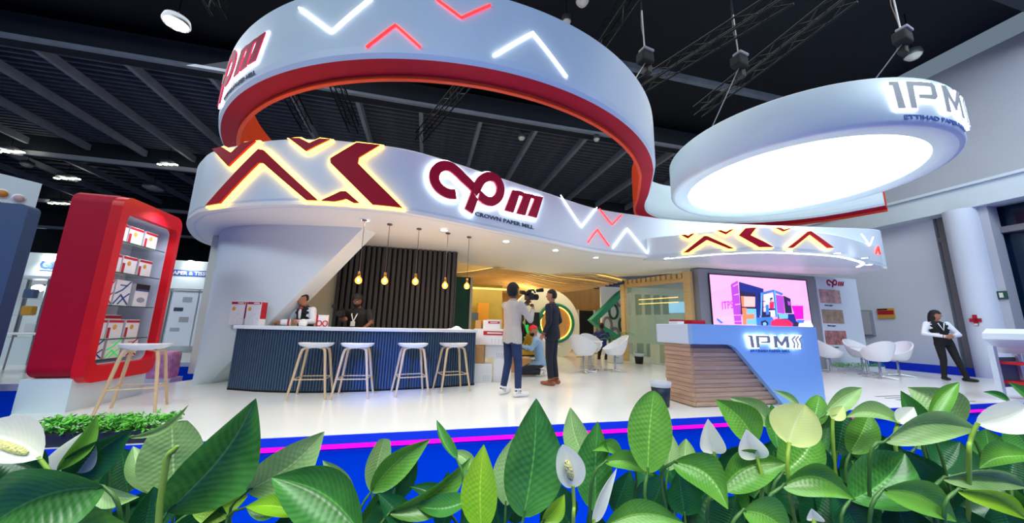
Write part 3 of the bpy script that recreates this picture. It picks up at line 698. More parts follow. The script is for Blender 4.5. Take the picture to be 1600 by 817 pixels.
# things on the bar
def carton_print(mb): return mb
def product_box(name, label, loc, rz, w_, d_, h_, style, group, cat='box'):
    t = thing(name, label, cat, loc, rz, group)
    MB().box((0, 0, h_ / 2), (w_, d_, h_), bev=.004).build('carton', 'box_white', t); y = -d_ / 2 - .0015
    if style == 'bar':
        MB().box((0, y, h_ * .92), (w_ * .92, .003, h_ * .10)).build('header_band', 'box_red', t)
        MB().box((w_ * .18, y - .002, h_ * .92), (w_ * .4, .003, h_ * .05)).build('brand_panel', 'box_white', t)
        m = MB(); m.ell((-w_ * .26, y, h_ * .68), (w_ * .12, .003, h_ * .085), 14, 6); m.build('seal', 'gold', t)
        m = MB(); rnd = random.Random(3)
        for k in range(26): m.box((rnd.uniform(-.4, .4) * w_, y, rnd.uniform(.06, .5) * h_), (.006, .002, .005))
        o = m.build('icon_print', 'print_grey', t); o['kind'] = 'stuff'
        MB().box((w_ / 2 + .0015, 0, h_ * .62), (.003, d_ * .92, h_ * .7)).build('side_band', 'box_red', t)
    elif style == 'pack':
        MB().box((0, y, h_ * .9), (w_ * .96, .003, h_ * .13)).build('header_band', 'box_red', t)
        MB().box((-w_ * .4, y, h_ * .3), (w_ * .16, .003, h_ * .55)).build('side_band', 'box_red', t)
        m = MB(); m.ell((-w_ * .05, y, h_ * .6), (w_ * .13, .003, h_ * .14), 12, 6); m.build('seal', 'gold', t)
    elif style in ('cross_red', 'cross_blue', 'cross_green'):
        c = {'cross_red': 'box_red', 'cross_blue': 'box_blue', 'cross_green': 'green_bright'}[style]
        for pts in ([(-.48, .45), (-.05, .62), (.42, .98)], [(-.48, .05), (-.1, .42), (.45, .05)], [(-.2, .05), (.1, .3), (.45, .5)]):
            P = stroke([(a * w_, b * h_) for a, b in pts], w_ * .07); T = MB().prism(P, 0, .003); MBx = MB(); MBx.add([(v[0], y - v[2], v[1]) for v in T.v], T.f); MBx.build('stripe', c, t)
        MB().box((.0, y, h_ * .8), (w_ * .5, .003, h_ * .04)).build('brand_panel', c, t)
    elif style == 'black':
        MB().box((0, y, h_ * .88), (w_, .004, h_ * .24)).build('header_band', 'box_black', t); MB().box((0, y, h_ * .72), (w_, .003, h_ * .07)).build('stripe', 'box_blue', t)
        m = MB(); m.ell((0, y, h_ * .3), (w_ * .3, .003, h_ * .12), 14, 6); m.build('picture', 'print_grey', t)
    elif style == 'red':
        MB().box((0, y, h_ * .72), (w_, .004, h_ * .4)).build('header_band', 'box_red', t); MB().box((0, y - .003, h_ * .72), (w_ * .6, .003, h_ * .12)).build('brand_panel', 'box_white', t)
    elif style == 'bag':
        MB().box((-w_ * .42, y, h_ / 2), (w_ * .16, .004, h_)).build('side_band', 'box_red', t)
        for sx in (-1, 1): m = MB(); m.tube([(sx * .05 + .04 * math.cos(a) + .02, y - .002, .055 + .045 * math.sin(a)) for a in [k * PI / 8 for k in range(17)]], .009, 6); m.build('emblem', 'box_red', t)
    return t
HB = HC + .05
for i, (x, lb) in enumerate([(373, 'white product carton with red header, left of the pair on the bar'), (398, 'white product carton with red spine, right of the pair on the bar')]):
    p = aty(x, 505, 6.02 - .05 * i); product_box('product_carton', lb, (p.x, p.y, HB), -.12, .27, .13, .40, 'bar', 'cartons on the bar')
p = aty(503, 508, 6.15); product_box('paper_bag', 'white paper bag with red emblem standing on the bar', (p.x, p.y, HB), .1, .17, .09, .20, 'bag', 'small things on the bar', 'bag')
p = aty(446, 508, 6.1); t = thing('paper_cup', 'white rolled cup with red stripe lying on the bar', 'cup', (p.x, p.y, HB), .4)
MB().tube([(-.07, 0, .062), (.07, 0, .062)], [.045, .06], 18).build('cup_body', 'box_white', t); MB().tube([(.03, 0, .062), (.06, 0, .062)], [.0575, .061], 18, cap=False).build('stripe', 'box_red', t)
p = aty(473, 508, 6.05); t = thing('tissue_pack', 'crumpled white tissue pack on the bar by the bartender', 'tissue', (p.x, p.y, HB), .2)
MB().box((0, 0, .045), (.13, .09, .09), bev=.03).build('pack', 'box_white', t); MB().ell((0, 0, .095), (.05, .035, .03), 10, 6).build('tissue', 'white_cloth', t)
p = aty(712, 511, 6.45); t = thing('tissue_heap', 'loose white tissue lying at the right end of the bar', 'tissue', (p.x, p.y, HB), .2)
rnd = random.Random(5); m = MB(); m.grid(lambda a, b: Vector(((a - .5) * .32, (b - .5) * .22, .055 * math.sin(PI * a) * math.sin(PI * b) * (.6 + .5 * math.sin(9 * a + 5 * b)) + .002)), 16, 10); m.build('sheet', 'white_cloth', t)

# ================================================================== DISPLAY CASES
def rrect(x0, x1, z0, z1, r, n=7):
    P = []
    for cx, cz, a0 in ((x1 - r, z1 - r, 0), (x0 + r, z1 - r, PI / 2), (x0 + r, z0 + r, PI), (x1 - r, z0 + r, 1.5 * PI)):
        P += [(cx + r * math.cos(a0 + PI / 2 * k / n), cz + r * math.sin(a0 + PI / 2 * k / n)) for k in range(n + 1)]
    return P
def display_case(name, label, loc, rz, body, frame, side=1):
    """local x = depth towards the window (+x), y = along the window"""
    t = thing(name, label, 'display case', loc, rz); s = side
    Wd, Z0, Z1 = 1.05, .36, 2.6
    def slab(poly, x0, x1, holes=()):
        T = MB().prism(poly, x0, x1, holes=holes); return MB().add([(s * v[2], v[0], v[1]) for v in T.v], T.f)
    out = rrect(0, Wd, Z0, Z1, .13); win = rrect(.08, Wd - .05, Z0 + .13, Z1 - .22, .09)
    slab(out, -.42, 0, [win]).build('shell', body, t)
    slab(win, -.418, -.40).build('back_board', 'interior', t)
    slab(win, -.40, .02, [offset_poly(win, -.006)]).build('lining', 'interior', t)
    slab(rrect(-.03, Wd + .02, Z0 - .06, Z1 - .02, .14), 0.001, .12, [win]).build('window_frame', frame, t)
    MB().box((s * -.21, Wd / 2 + .02, .18), (.46, Wd + .06, .36)).build('plinth', 'paint', t)
    for z in (.79, 1.21, 1.63, 2.03):
        MB().box((s * -.17, Wd / 2, z), (.4, Wd - .19, .010)).build('shelf', 'glass_tint', t)
        MB().box((s * .035, Wd / 2, z), (.006, Wd - .19, .012)).build('shelf_edge', 'green_dark', t)
    return t
CASE = display_case('display_case', 'tall red display case with rounded frame and lit product shelves', W(-3.87, 5.22, 0), AZ, 'crimson', 'red_bright')
G = 'packs on the shelves of the red display case'
def shelf_item(v, z, w_, h_, style, label, dx=-.06):
    p = W(-3.87 + dx, 5.22 + v, z + .006); product_box('product_pack', label, p, AZ + PI / 2, w_, .10, h_, style, G)
for nm, z in (('top', 2.03), ('second', 1.63)):
    for k, (v, c) in enumerate([(.20, 'left'), (.45, 'middle'), (.72, 'right')]):
        shelf_item(v, z, .23, .23, 'pack', 'white pack with red header, %s of the front row on the %s shelf' % (c, nm))
shelf_item(.30, 2.03, .36, .26, 'black', 'dark folded pack at the back of the top shelf', -.26)
shelf_item(.58, 1.63, .2, .25, 'red', 'red pack at the back of the second shelf', -.26)
shelf_item(.20, 1.21, .2, .31, 'cross_red', 'white pack with crossing red stripes on the third shelf')
shelf_item(.44, 1.21, .24, .33, 'cross_blue', 'white pack with crossing dark blue stripes on the third shelf')
shelf_item(.76, 1.21, .24, .31, 'black', 'white pack with black header and blue picture on the third shelf')
for k, (v, c) in enumerate([(.20, 'left'), (.45, 'middle'), (.72, 'right')]): shelf_item(v, .79, .23, .24, 'pack', 'white pack with red header, %s of the front row on the fourth shelf' % c)
shelf_item(.32, .79, .26, .30, 'pack', 'wide pack with red header at the back left of the fourth shelf', -.25); shelf_item(.66, .79, .26, .30, 'pack', 'wide pack with red header at the back right of the fourth shelf', -.25)
shelf_item(.23, .54, .22, .24, 'cross_blue', 'pack with blue stripes on the bottom of the red display case')
shelf_item(.49, .54, .22, .24, 'cross_green', 'pack with green stripes on the bottom of the red display case')
shelf_item(.76, .54, .24, .24, 'cross_red', 'pack with red stripes on the bottom of the red display case')
spot('case_light', W(-3.60, 5.75, 2.5), W(-3.98, 5.75, 1.2), 22, (.92, .96, 1), 130, .8, .1)
t = thing('info_slab', 'slate blue rounded display slab at the left edge of the picture', 'display case', W(-7.15, 7.22, 0), AZ)
T = MB().prism(rrect(0, .70, .20, 2.86, .10), 0, .2); MB().add([(v[0], v[2], v[1]) for v in T.v], T.f).build('slab', 'slate', t)
T = MB().prism(rrect(-.5, .10, .30, 2.76, .06), -.012, -.001); MB().add([(v[0], v[2], v[1]) for v in T.v], T.f).build('white_panel', 'box_white', t)
MB().box((.0, -.016, 2.3), (.12, .006, .12), bev=.002).build('orange_mark', 'gold', t); MB().box((.2, .1, .1), (.9, .35, .2)).build('base', 'paint', t)
# pink pack on the floor behind the red case
p = atz(252, 574, .28); t = thing('pink_pack', 'pink and lilac tissue bale standing behind the red display case', 'pack', W(-4.75, 8.2, ZH), AZ)
mat('pink_print', (226, 150, 190), .5, var=.3, vscale=9)
MB().box((0, 0, .36), (.42, .3, .5), bev=.06).build('bale', 'pink_print', t); MB().box((0, 0, .06), (.5, .36, .12)).build('base_board', 'box_white', t)

# hedge box at the platform corner
t = thing('hedge_box', 'low dark planter of bright green clipped hedge at the platform corner', 'planter', W(-2.62, 4.0, 0), AZ)
MB().box((0, 0, .05), (.92, .2, .10)).build('trough', 'planter', t)
def leaflets(mb, n, fn, size, rnd):
    for k in range(n):
        p = fn(rnd); R = Matrix.Rotation(rnd.uniform(0, 6.28), 3, 'Z') @ Matrix.Rotation(rnd.uniform(-.9, .9), 3, 'X') @ Matrix.Rotation(rnd.uniform(-.9, .9), 3, 'Y'); s = size * rnd.uniform(.6, 1.3)
        mb.add([p + R @ Vector(q) for q in ((-s * .35, 0, 0), (0, -s, s * .12), (s * .35, 0, 0), (0, s, s * .12), (0, 0, .1 * s))], [(0, 1, 4), (1, 2, 4), (2, 3, 4), (3, 0, 4)], 0)
rnd = random.Random(11); m = MB(); leaflets(m, 1500, lambda r: Vector((r.uniform(-.47, .47), r.gauss(0, .07), .09 + .12 * r.random() ** .7)), .026, rnd); o = m.build('foliage', 'hedge', t); o['kind'] = 'stuff'
t = thing('hedge_box', 'small bright green hedge box at the left picture edge', 'planter', W(-4.55, 4.75, ZH), AZ)
MB().box((0, 0, .12), (.5, .3, .24)).build('trough', 'planter', t)
m = MB(); leaflets(m, 1100, lambda r: Vector((r.uniform(-.27, .27), r.gauss(0, .08), .2 + .16 * r.random() ** .7)), .018, rnd); o = m.build('foliage', 'hedge', t); o['kind'] = 'stuff'

# ================================================================== RECEPTION DESK
dk = thing('reception_desk', 'pale reception desk with a slanting front plate over ribbed wood', 'desk', W(3.5, 4.26, 0), AZ)
def vpoly(P, y0, y1):      # polygon in local x,z extruded along y
    T = MB().prism(P, y0, y1); return MB().add([(v[0], v[2], v[1]) for v in T.v], T.f)
curve = [(.78, .87), (.86, .855), (.93, .82), (1.0, .755)]
vpoly([(.2, 1.15), (.2, .87), *curve, (1.72, .0), (2.52, 0), (2.52, 1.15)], -.02, .06).build('front_plate', 'desk_lit_blue', dk)
MB().box((1.36, .41, 1.1275), (2.30, .70, .044)).build('worktop', 'desk_white', dk)
MB().box((.235, .42, 1.005), (.07, .715, .285), bev=.012).build('side_return', 'desk_white', dk)
MB().box((2.47, .40, .56), (.06, .7, 1.12)).build('end_panel', 'desk_white', dk)
rb = None
wx0, wx1 = .26, 1.72
MB().box(((wx0 + wx1) / 2, .36, .435), (wx1 - wx0 - .02, .50, .865)).build('core', 'desk_wood_dark', dk)
NB = 14
for k in range(NB):
    z0 = .012 + k * .86 / NB; hb = .86 / NB; zc = z0 + hb / 2; x1 = min(1.70, 1.0 + (.755 - z0) / .755 * .72) if z0 < .755 else 1.0
    out = .012 * math.sin(k * 2.1)
    MB().add(*[[(wx0, .075 + out, z0), (x1, .075 + out, z0), (x1, .062 + out, z0 + hb - .004), (wx0, .062 + out, z0 + hb - .004), (wx0, .12, z0), (x1, .12, z0), (x1, .12, z0 + hb - .004), (wx0, .12, z0 + hb - .004)], [(0, 1, 2, 3), (5, 4, 7, 6), (0, 4, 5, 1), (3, 2, 6, 7), (0, 3, 7, 4), (1, 5, 6, 2)]]).build('wood_lath', 'desk_wood', dk)
    MB().box((wx0 - .008 + out * .6, .36, zc), (.04, .56, hb - .004)).build('wood_lath', 'desk_wood', dk)
DP = line_path(W(3.12, 4.238), W(6.02, 4.238))
ipm(DP, 1.50, .83, .175, 'white backlit steel letters on the slanting plate of the reception desk', sx=1.42)
for i, (u, lb) in enumerate([(3.86, 'small stack of red leaflets at the left of the reception desk'), (4.18, 'flat stack of dark red folders on the reception desk')]):
    t = thing('leaflet_stack', lb, 'leaflets', W(u, 4.75, 1.153), AZ + .1 * i)
    MB().box((0, 0, .02), (.12 + .16 * i, .2, .04)).build('lower_stack', 'box_white' if i == 0 else 'crimson', t); MB().box((.01, 0, .052), (.12 + .14 * i, .19, .024)).build('upper_stack', 'box_red', t)
# waste bin
p = atz(1040, 638, 0); t = thing('waste_bin', 'navy waste bin with a clear liner beside the reception desk', 'bin', (p.x, p.y + .13, 0))
MB().lathe([(0, .004), (.105, .004), (.135, .30), (.128, .30), (.1, .02)], n=24).build('bucket', 'bin_navy', t); MB().lathe([(.125, .26), (.142, .27), (.148, .33), (.14, .335), (.128, .3)], n=24).build('liner', 'bag', t)

# ================================================================== LED SCREEN WALL
SV = 8.1
t = thing('screen_wall', 'grey partition behind the reception desk carrying the screen', 'wall panel', W(7.4, SV, 0), AZ)
MB().box((2.15, .15, ZB / 2), (4.3, .3, ZB - .004)).build('partition', 'grey_wall', t)
sc = thing('led_screen', 'large pink LED screen showing a blue forklift beside containers', 'screen', W(7.75, SV - .012, 1.22), AZ)
SW, SH = 3.55, 1.40
MB().box((SW / 2, -.015, SH / 2), (SW + .06, .025, SH + .06)).build('bezel', 'black', sc)
def scm(name, c, e=1.0): return mat(name, c, .6, emit=e)
scm('scr_pink', (252, 176, 222)); scm('scr_lilac', (226, 170, 226)); scm('scr_purple', (176, 70, 196)); scm('scr_navy', (28, 44, 130)); scm('scr_blue', (62, 120, 214)); scm('scr_sky', (120, 190, 240)); scm('scr_orange', (255, 130, 90)); scm('scr_peach', (255, 190, 186)); scm('scr_red', (240, 40, 90)); scm('scr_mag', (245, 20, 190)); scm('scr_dark', (40, 34, 74)); scm('scr_white', (250, 240, 255))
gs = lambda P: [((x - 160) / (1040 - 160) * SW * (1 - .0) - max(0, (y - 90)) * .0, (1 - (y - 80) / 425) * SH) for x, y in P]
def sx_(P):   # photo-crop pixels to screen plane, undoing the slight slant of the panel
    out = []
    for x, y in P:
        f = (y - 78) / 428; xl = 160 + 42 * f; xr = 1035 + 55 * f; yt = 78 + 30 * (x - 160) / 880
        out.append(((x - xl) / (xr - xl) * SW, (1 - (y - yt) / (507 - yt)) * SH))
    return [(max(0, min(SW, a)), max(0, min(SH, b))) for a, b in out]
lay = [('scr_pink', [(160, 78), (1035, 108), (1090, 507), (202, 507)]), ('scr_lilac', [(180, 240), (345, 170), (372, 420), (195, 430)]), ('scr_purple', [(342, 160), (402, 125), (440, 500), (378, 500)]),
       ('scr_dark', [(412, 135), (632, 190), (632, 420), (432, 430)]), ('scr_navy', [(418, 140), (628, 192), (625, 240), (425, 215)]), ('scr_orange', [(430, 260), (556, 262), (556, 350), (440, 350)]), ('scr_peach', [(455, 262), (556, 262), (556, 345), (458, 350)]),
       ('scr_orange', [(440, 360), (480, 360), (480, 500), (448, 500)]), ('scr_sky', [(480, 365), (580, 365), (580, 500), (480, 500)]), ('scr_orange', [(458, 415), (545, 410), (548, 450), (462, 455)]),
       ('scr_purple', [(742, 240), (815, 250), (825, 400), (760, 395)]), ('scr_dark', [(815, 245), (880, 270), (895, 395), (830, 395)]), ('scr_mag', [(890, 330), (1000, 328), (1003, 440), (930, 445)]), ('scr_lilac', [(1000, 328), (1060, 330), (1065, 450), (1003, 445)]),
       ('scr_navy', [(555, 235), (580, 235), (600, 505), (570, 505)]), ('scr_blue', [(600, 225), (720, 195), (810, 225), (800, 245), (720, 215), (620, 245)]), ('scr_white', [(628, 240), (715, 232), (735, 420), (640, 420)]), ('scr_blue', [(600, 230), (622, 225), (610, 430), (596, 430)]),
       ('scr_blue', [(715, 205), (738, 205), (760, 430), (735, 430)]), ('scr_dark', [(610, 390), (690, 385), (690, 440), (605, 440)]), ('scr_red', [(682, 305), (722, 300), (722, 360), (680, 365)]), ('scr_dark', [(685, 270), (708, 262), (712, 300), (688, 302)]),
       ('scr_navy', [(755, 405), (910, 400), (945, 505), (760, 505)]), ('scr_sky', [(760, 400), (850, 398), (850, 440), (768, 445)]), ('scr_blue', [(560, 440), (700, 430), (760, 505), (565, 505)]), ('scr_red', [(690, 470), (740, 445), (850, 450), (895, 480), (890, 505), (695, 505)]),
       ('scr_dark', [(600, 470), (640, 458), (668, 480), (660, 505), (605, 505)]), ('scr_sky', [(618, 482), (640, 474), (652, 490), (645, 503), (620, 503)]), ('scr_dark', [(905, 470), (940, 462), (965, 485), (960, 505), (908, 505)]), ('scr_navy', [(556, 300), (640, 296), (640, 304), (556, 308)]), ('scr_navy', [(556, 350), (640, 346), (640, 352), (556, 356)]), ('scr_sky', [(722, 205), (730, 205), (752, 428), (744, 428)]), ('scr_sky', [(604, 232), (611, 230), (604, 428), (598, 428)]), ('scr_blue', [(640, 330), (668, 325), (672, 410), (645, 415)]), ('scr_navy', [(668, 360), (725, 358), (728, 372), (670, 376)]), ('scr_peach', [(690, 282), (703, 280), (704, 298), (692, 300)]), ('scr_lilac', [(352, 175), (395, 150), (397, 158), (353, 184)]), ('scr_lilac', [(360, 250), (405, 238), (406, 246), (361, 258)]), ('scr_lilac', [(370, 330), (415, 325), (416, 333), (371, 339)]), ('scr_purple', [(840, 290), (868, 298), (874, 330), (846, 326)]), ('scr_white', [(945, 480), (1060, 455), (1085, 505), (940, 505)]), ('scr_blue', [(925, 450), (1000, 448), (990, 475), (935, 475)]), ('scr_lilac', [(195, 430), (440, 418), (440, 424), (195, 437)]), ('scr_lilac', [(205, 485), (440, 470), (440, 475), (206, 491)]), ('scr_blue', [(215, 450), (270, 490), (250, 498), (215, 470)])]
for k, (c, P) in enumerate(lay):
    T = MB().prism(sx_(P), 0, .0015); MB().add([(v[0], -.029 - k * .0012 - v[2], v[1]) for v in T.v], T.f).build('picture_field', c, sc)
V, F = text_polys('IPM', .12, .004); MB().add([(3.05 + v[0], -.075, 1.15 + v[1]) for v in V], F).build('picture_lettering', 'scr_lilac', sc)
V, F = text_polys('ITPSN', .3, .006); MB().add([(.28 + v[0] * .75, -.07, .42 + v[1] + v[0] * .1) for v in V], F).build('picture_lettering', 'scr_purple', sc)
# poster strip right of the screen wall
pw = thing('poster_wall', 'white poster column with product pictures right of the screen', 'wall panel', W(11.74, SV - .02, 0), AZ)
MB().box((.85, .1, ZB / 2), (1.7, .2, ZB - .004)).build('column', 'hall_wall_low', pw)
mat('poster_pink', (206, 160, 160), .5, var=.35, vscale=6); mat('poster_tan', (176, 148, 128), .5, var=.25, vscale=6); mat('poster_multi', (180, 120, 120), .5, var=.5, vscale=8)
for z, c in ((1.98, 'poster_pink'), (1.36, 'poster_tan'), (.72, 'poster_multi')):
    MB().box((.48, -.006, z + .2), (.86, .01, .42)).build('picture', c, pw); V, F = text_polys('tissue paper', .07); MB().add([(.2 + v[0], -.004 - v[2], z - .1 + v[1]) for v in V], F).build('caption', 'text_dark', pw)
# small copy of the company mark
def flat_letters(parent, x0, z0, k, y):
    f = lambda q: (x0 + (q[0] - LREF[0]) * k, z0 + (q[1] - LREF[1]) * k)
    for pl in [stroke([f(q) for q in c], .17 * k) for c in LOGO_S] + [[f(q) for q in b] for b in LOGO_B[:3]]:
        T = MB().prism(pl, 0, .004); MB().add([(v[0], y - v[2], v[1]) for v in T.v], T.f).build('mark', 'logo_red', parent)
flat_letters(pw, .75, 2.50, .30, -.003)

# ================================================================== BACK OF THE BOOTH
wc = thing('wave_ceiling', 'wavy ceiling of pale wooden slats lit from above at the back', 'ceiling', W(4, 12, 2.3))
ubox(MB(), -.6, 6.45, 9.9, 16.4, 3.12, 3.18).build('upper_board', 'cream', wc, world=True)
for k in range(22):
    v = 10.1 + k * .285; m = MB(); R = []
    for i in range(41):
        u = -.4 + 6.8 * i / 40; z = 2.70 + .17 * math.sin(.85 * u + .42 * v + .4) + .05 * math.sin(1.9 * u - .3 * v)
        R.append([W(u, v, z), W(u, v, z + .045), W(u, v + .07, z + .045), W(u, v + .07, z)])
    for j in range(4):
        V = [];
        for r in R: V += [r[j], r[(j + 1) % 4]]
        m.add(V, [(2 * i, 2 * i + 2, 2 * i + 3, 2 * i + 1) for i in range(40)])
    m.build('slat', 'wood_pale', wc, world=True)
    if k % 3 == 1: m = MB(); m.tube([p[1] + Vector((0, 0, .02)) for p in R], .012, 5); m.build('light_strip', 'cove', wc, world=True)
# glass office on the right, wooden posts and toothed header
ga, gb = W(6.58, 10.6), W(7.26, 8.2); gd = (gb - ga); gl = gd.length; gang = math.atan2(gd.y, gd.x)
t = thing('glass_office', 'glass partition with wooden posts and toothed wooden header', 'partition', ga, gang)
MB().box((0, 0, 1.27), (.16, .16, 2.54)).build('post', 'wood_pale', t); MB().box((gl - .12, 0, 1.35), (.2, .16, 2.7)).build('post', 'wood_pale', t)
MB().box((gl / 2, 0, 2.48), (gl, .1, .12)).build('header', 'wood_pale', t)
tm = MB().box((0, 0, 0), (.11, .16, .14)).mesh('tooth', 'wood_pale')
for k in range(12): o = link_part('tooth', tm, t); o.location = (.2 + k * (gl - .5) / 11, -.02, 2.6)
for k in range(2): MB().box((.1 + (gl - .3) * (k + .5) / 2, .0, 1.2), ((gl - .34) / 2, .02, 2.4)).build('pane', 'glass_tint', t)
MB().box((gl / 2, .014, 1.05), (gl - .3, .006, .9)).build('frosted_band', 'frost', t)
for z in (2.05, 1.9): MB().box((gl * .35, .6, z), (gl * .6, .03, .02)).build('light_strip', 'cove', t)
MB().box((gl * .62, .8, 1.75), (.8, .04, .34)).build('wall_screen', 'scr_sky', t)
t = thing('office_cabinet', 'cream cabinet standing inside the glass office', 'cabinet', W(7.55, 9.6, 0), AZ)
MB().box((0, .2, .36), (.9, .45, .72), bev=.01).build('body', 'cream', t)
for k in (-1, 1): MB().box((k * .22, -.03, .36), (.42, .015, .64)).build('door', 'olive', t)
t = thing('office_backdrop', 'pale green wall with dark green columns inside the glass office', 'wall panel', W(10.1, 12.3, 0), AZ)
MB().box((0, 0, 1.35), (4.2, .1, 2.7)).build('board', 'frost', t)
for k in range(4): MB().box((-1.9 + k * .42, -.12, 1.2), (.2, .12, 2.4)).build('column', 'green_dark', t)
# neighbour's round white wall with green ring
t = thing('round_display_wall', 'white round display wall with a green ring behind the suited man', 'display wall', W(4.25, 12.0, 0), AZ)
def disc_xz(R, y0, y1, cx, cz, n=40): return vpoly([(cx + R * math.cos(2 * PI * k / n), cz + R * math.sin(2 * PI * k / n)) for k in range(n)], y0, y1)
P = [(1.32 * math.cos(a), max(.0, 1.12 + 1.32 * math.sin(a))) for a in [2 * PI * k / 48 for k in range(48)]]
vpoly(P, 0, .3).build('disc', 'cream', t)
def ring_xz(R, r, y, cx, cz, n=36, a0=0, a1=2 * PI): return MB().tube([(cx + R * math.cos(a0 + (a1 - a0) * k / n), y, cz + R * math.sin(a0 + (a1 - a0) * k / n)) for k in range(n + 1)], r, 8, cap=False)
ring_xz(.66, .06, -.05, .38, 1.2).build('green_ring', 'green_panel', t); ring_xz(.58, .02, -.05, .38, 1.2).build('light_strip', 'cove', t); disc_xz(.57, -.02, -.002, .38, 1.2).build('recess', 'wood_warm', t)
m = MB(); m.tube([(-.75, -.1, .75), (-.15, -.1, 1.5)], .07, 6); m.build('green_bar', 'green_panel', t)
MB().box((-.55, -.15, 1.3), (.5, .06, .5)).build('dark_niche', 'box_black', t)
# green arrow frame
t = thing('arrow_frame', 'green arrow-shaped outline frame hanging before a patterned wall', 'sign', W(7.4, 12.6, 0), AZ)
pts = crom([Vector(p) for p in [(1.05, 2.62), (.6, 2.6), (.15, 2.38), (-.35, 1.92)]], 5) + [Vector((-1.05, 1.32)), Vector((-.55, .98)), Vector((.1, .62))]
P = stroke([(p.x, p.y) for p in pts], .2); vpoly(P, -.25, .1).build('frame', 'green_panel', t)
MB().box((.0, .0, .3), (.5, .2, .6)).build('foot', 'cream', t)
t = thing('patterned_wall', 'pale wall with interlaced grey and green loops', 'wall panel', W(8.3, 13.4, 0), AZ)
MB().box((0, 0, 1.4), (2.2, .1, 2.8)).build('board', 'hall_wall_low', t)
for k, (x, z, c) in enumerate([(-.55, 1.75, 'green_dark'), (-.85, 1.2, 'door_frame'), (-.2, 2.3, 'door_frame'), (-.1, 1.2, 'green_dark'), (-.5, .75, 'door_frame')]):
    m = MB(); m.tube([(x + .28 * math.sin(a) * .7, -.08, z + .3 * math.cos(a)) for a in [2 * PI * q / 20 for q in range(21)]], .05, 6); m.build('loop', c, t)
struct(MB().box(W(4.5, 16.6, 1.45), (12, .2, 3.2), AZ).build('wall_wood', 'wood_warm'), 'warm wooden wall at the back of the booth')
t = thing('doorway', 'dark doorway in the wooden wall behind the tub chairs', 'door', W(8.0, 16.45, 0), AZ); MB().box((0, 0, .95), (.8, .06, 1.9)).build('opening', 'box_black', t); MB().box((-.45, -.02, .97), (.1, .1, 1.95)).box((.45, -.02, .97), (.1, .1, 1.95)).build('frame', 'cream', t)
# olive glass room and lit edge left of the cameraman
t = thing('lit_showcase', 'warm lit showcase room with olive back wall and white counters', 'display case', W(2.02, 12.4, 0), AZ)
MB().box((0, .8, 1.3), (1.7, .1, 2.6)).build('back_wall', 'olive', t); MB().box((-.78, .2, 1.25), (.12, 1.0, 2.5)).build('end_post', 'cream', t)
MB().box((0, -.2, 2.35), (1.6, .06, .05)).build('light_strip', 'cove', t); MB().box((-.66, -.2, 1.25), (.1, .05, 2.2)).build('light_strip', 'cove', t)
MB().box((.1, .0, .45), (1.3, .5, .9), bev=.02).build('counter', 'cream', t)
MB().box((-.35, .3, 1.35), (.4, .3, .3)).build('display_block', 'slate', t); MB().box((.05, .4, 1.5), (.4, .3, .75)).build('display_block', 'gold', t); MB().box((.4, -.1, 1.1), (.5, .3, .35)).build('display_block', 'cream', t)
t = thing('green_partition', 'narrow green partition beside the slatted wall', 'wall panel', W(1.15, 10.6, 0), AZ); MB().box((-.5, 0, 1.25), (1.3, .1, 2.5)).build('board', 'green_dark', t); MB().box((.18, -.02, 1.25), (.07, .14, 2.5)).build('white_edge', 'cream', t)
t = thing('green_crates', 'stack of bright green translucent crates behind the kneeling man', 'crates', W(3.35, 11.62, 0), AZ)
for k in range(2): MB().box((0, 0, .62 + k * .33), (.55, .35, .31), bev=.02).build('crate', 'green_bright', t)
MB().box((0, 0, .23), (.6, .4, .46)).build('stand', 'cream', t)
area('back_room_light', W(3.8, 12.8, 2.5), W(3.8, 12.8, 0), 5, 4, 120, (1, .84, .55))
area('office_light', W(8.2, 10.2, 2.6), W(8.2, 10.2, 0), 1.2, 2, 30, (1, .9, .65))
spot('wave_uplight', W(4, 13.5, 2.2), W(4, 13.6, 3), 130, (1, .74, .36), 150, .8, .3)

# ================================================================== TUB CHAIRS AND TABLES
tc = thing('tub_chair', 'x', 'chair', (0, 0, 0), 0)
def tub(a, b, k=0):      # a around (0 = front), b from seat pan to rim; faces -y
    th = 2 * PI * a - PI / 2; back_ = .5 + .5 * math.cos(th - PI / 2)
    h = .10 + .36 * back_ ** 1.3; r = (.10 + .20 * b ** .6) * (1 - k)
    return Vector((r * 1.08 * math.cos(th), r * math.sin(th) * 1.0 + .05 * back_ * b, .40 + .04 * (b ** 2) + h * b ** 1.7 - .0))
m = MB(); m.grid(lambda a, b: tub(a, b), 32, 9, uv=False); m.grid(lambda a, b: tub(a, b, .1) + Vector((0, 0, .03 * (1 - b))), 32, 9, uv=False); m.grid(lambda a, b: tub(a, 1, .1 * b), 32, 1, uv=False)
m.lathe([(0, .40), (.10, .40)], n=20); m.build('shell', 'seat_white', tc); MB().ell((0, .0, .445), (.2, .19, .05), 20, 8).build('seat_pad', 'seat_white', tc)
MB().tube([(0, 0, .03), (0, 0, .41)], [.026, .022], 12).build('column', 'chrome', tc)
for k in range(4):
    a = PI / 4 + k * PI / 2; MB().tube([(0, 0, .05), (.14 * math.cos(a), .14 * math.sin(a), .035), (.3 * math.cos(a), .3 * math.sin(a), .012)], [.024, .018, .011], 8).build('foot', 'chrome', tc)
MB().tube([(.02, 0, .36), (.2, 0, .35)], .006, 6).build('lever', 'black', tc)
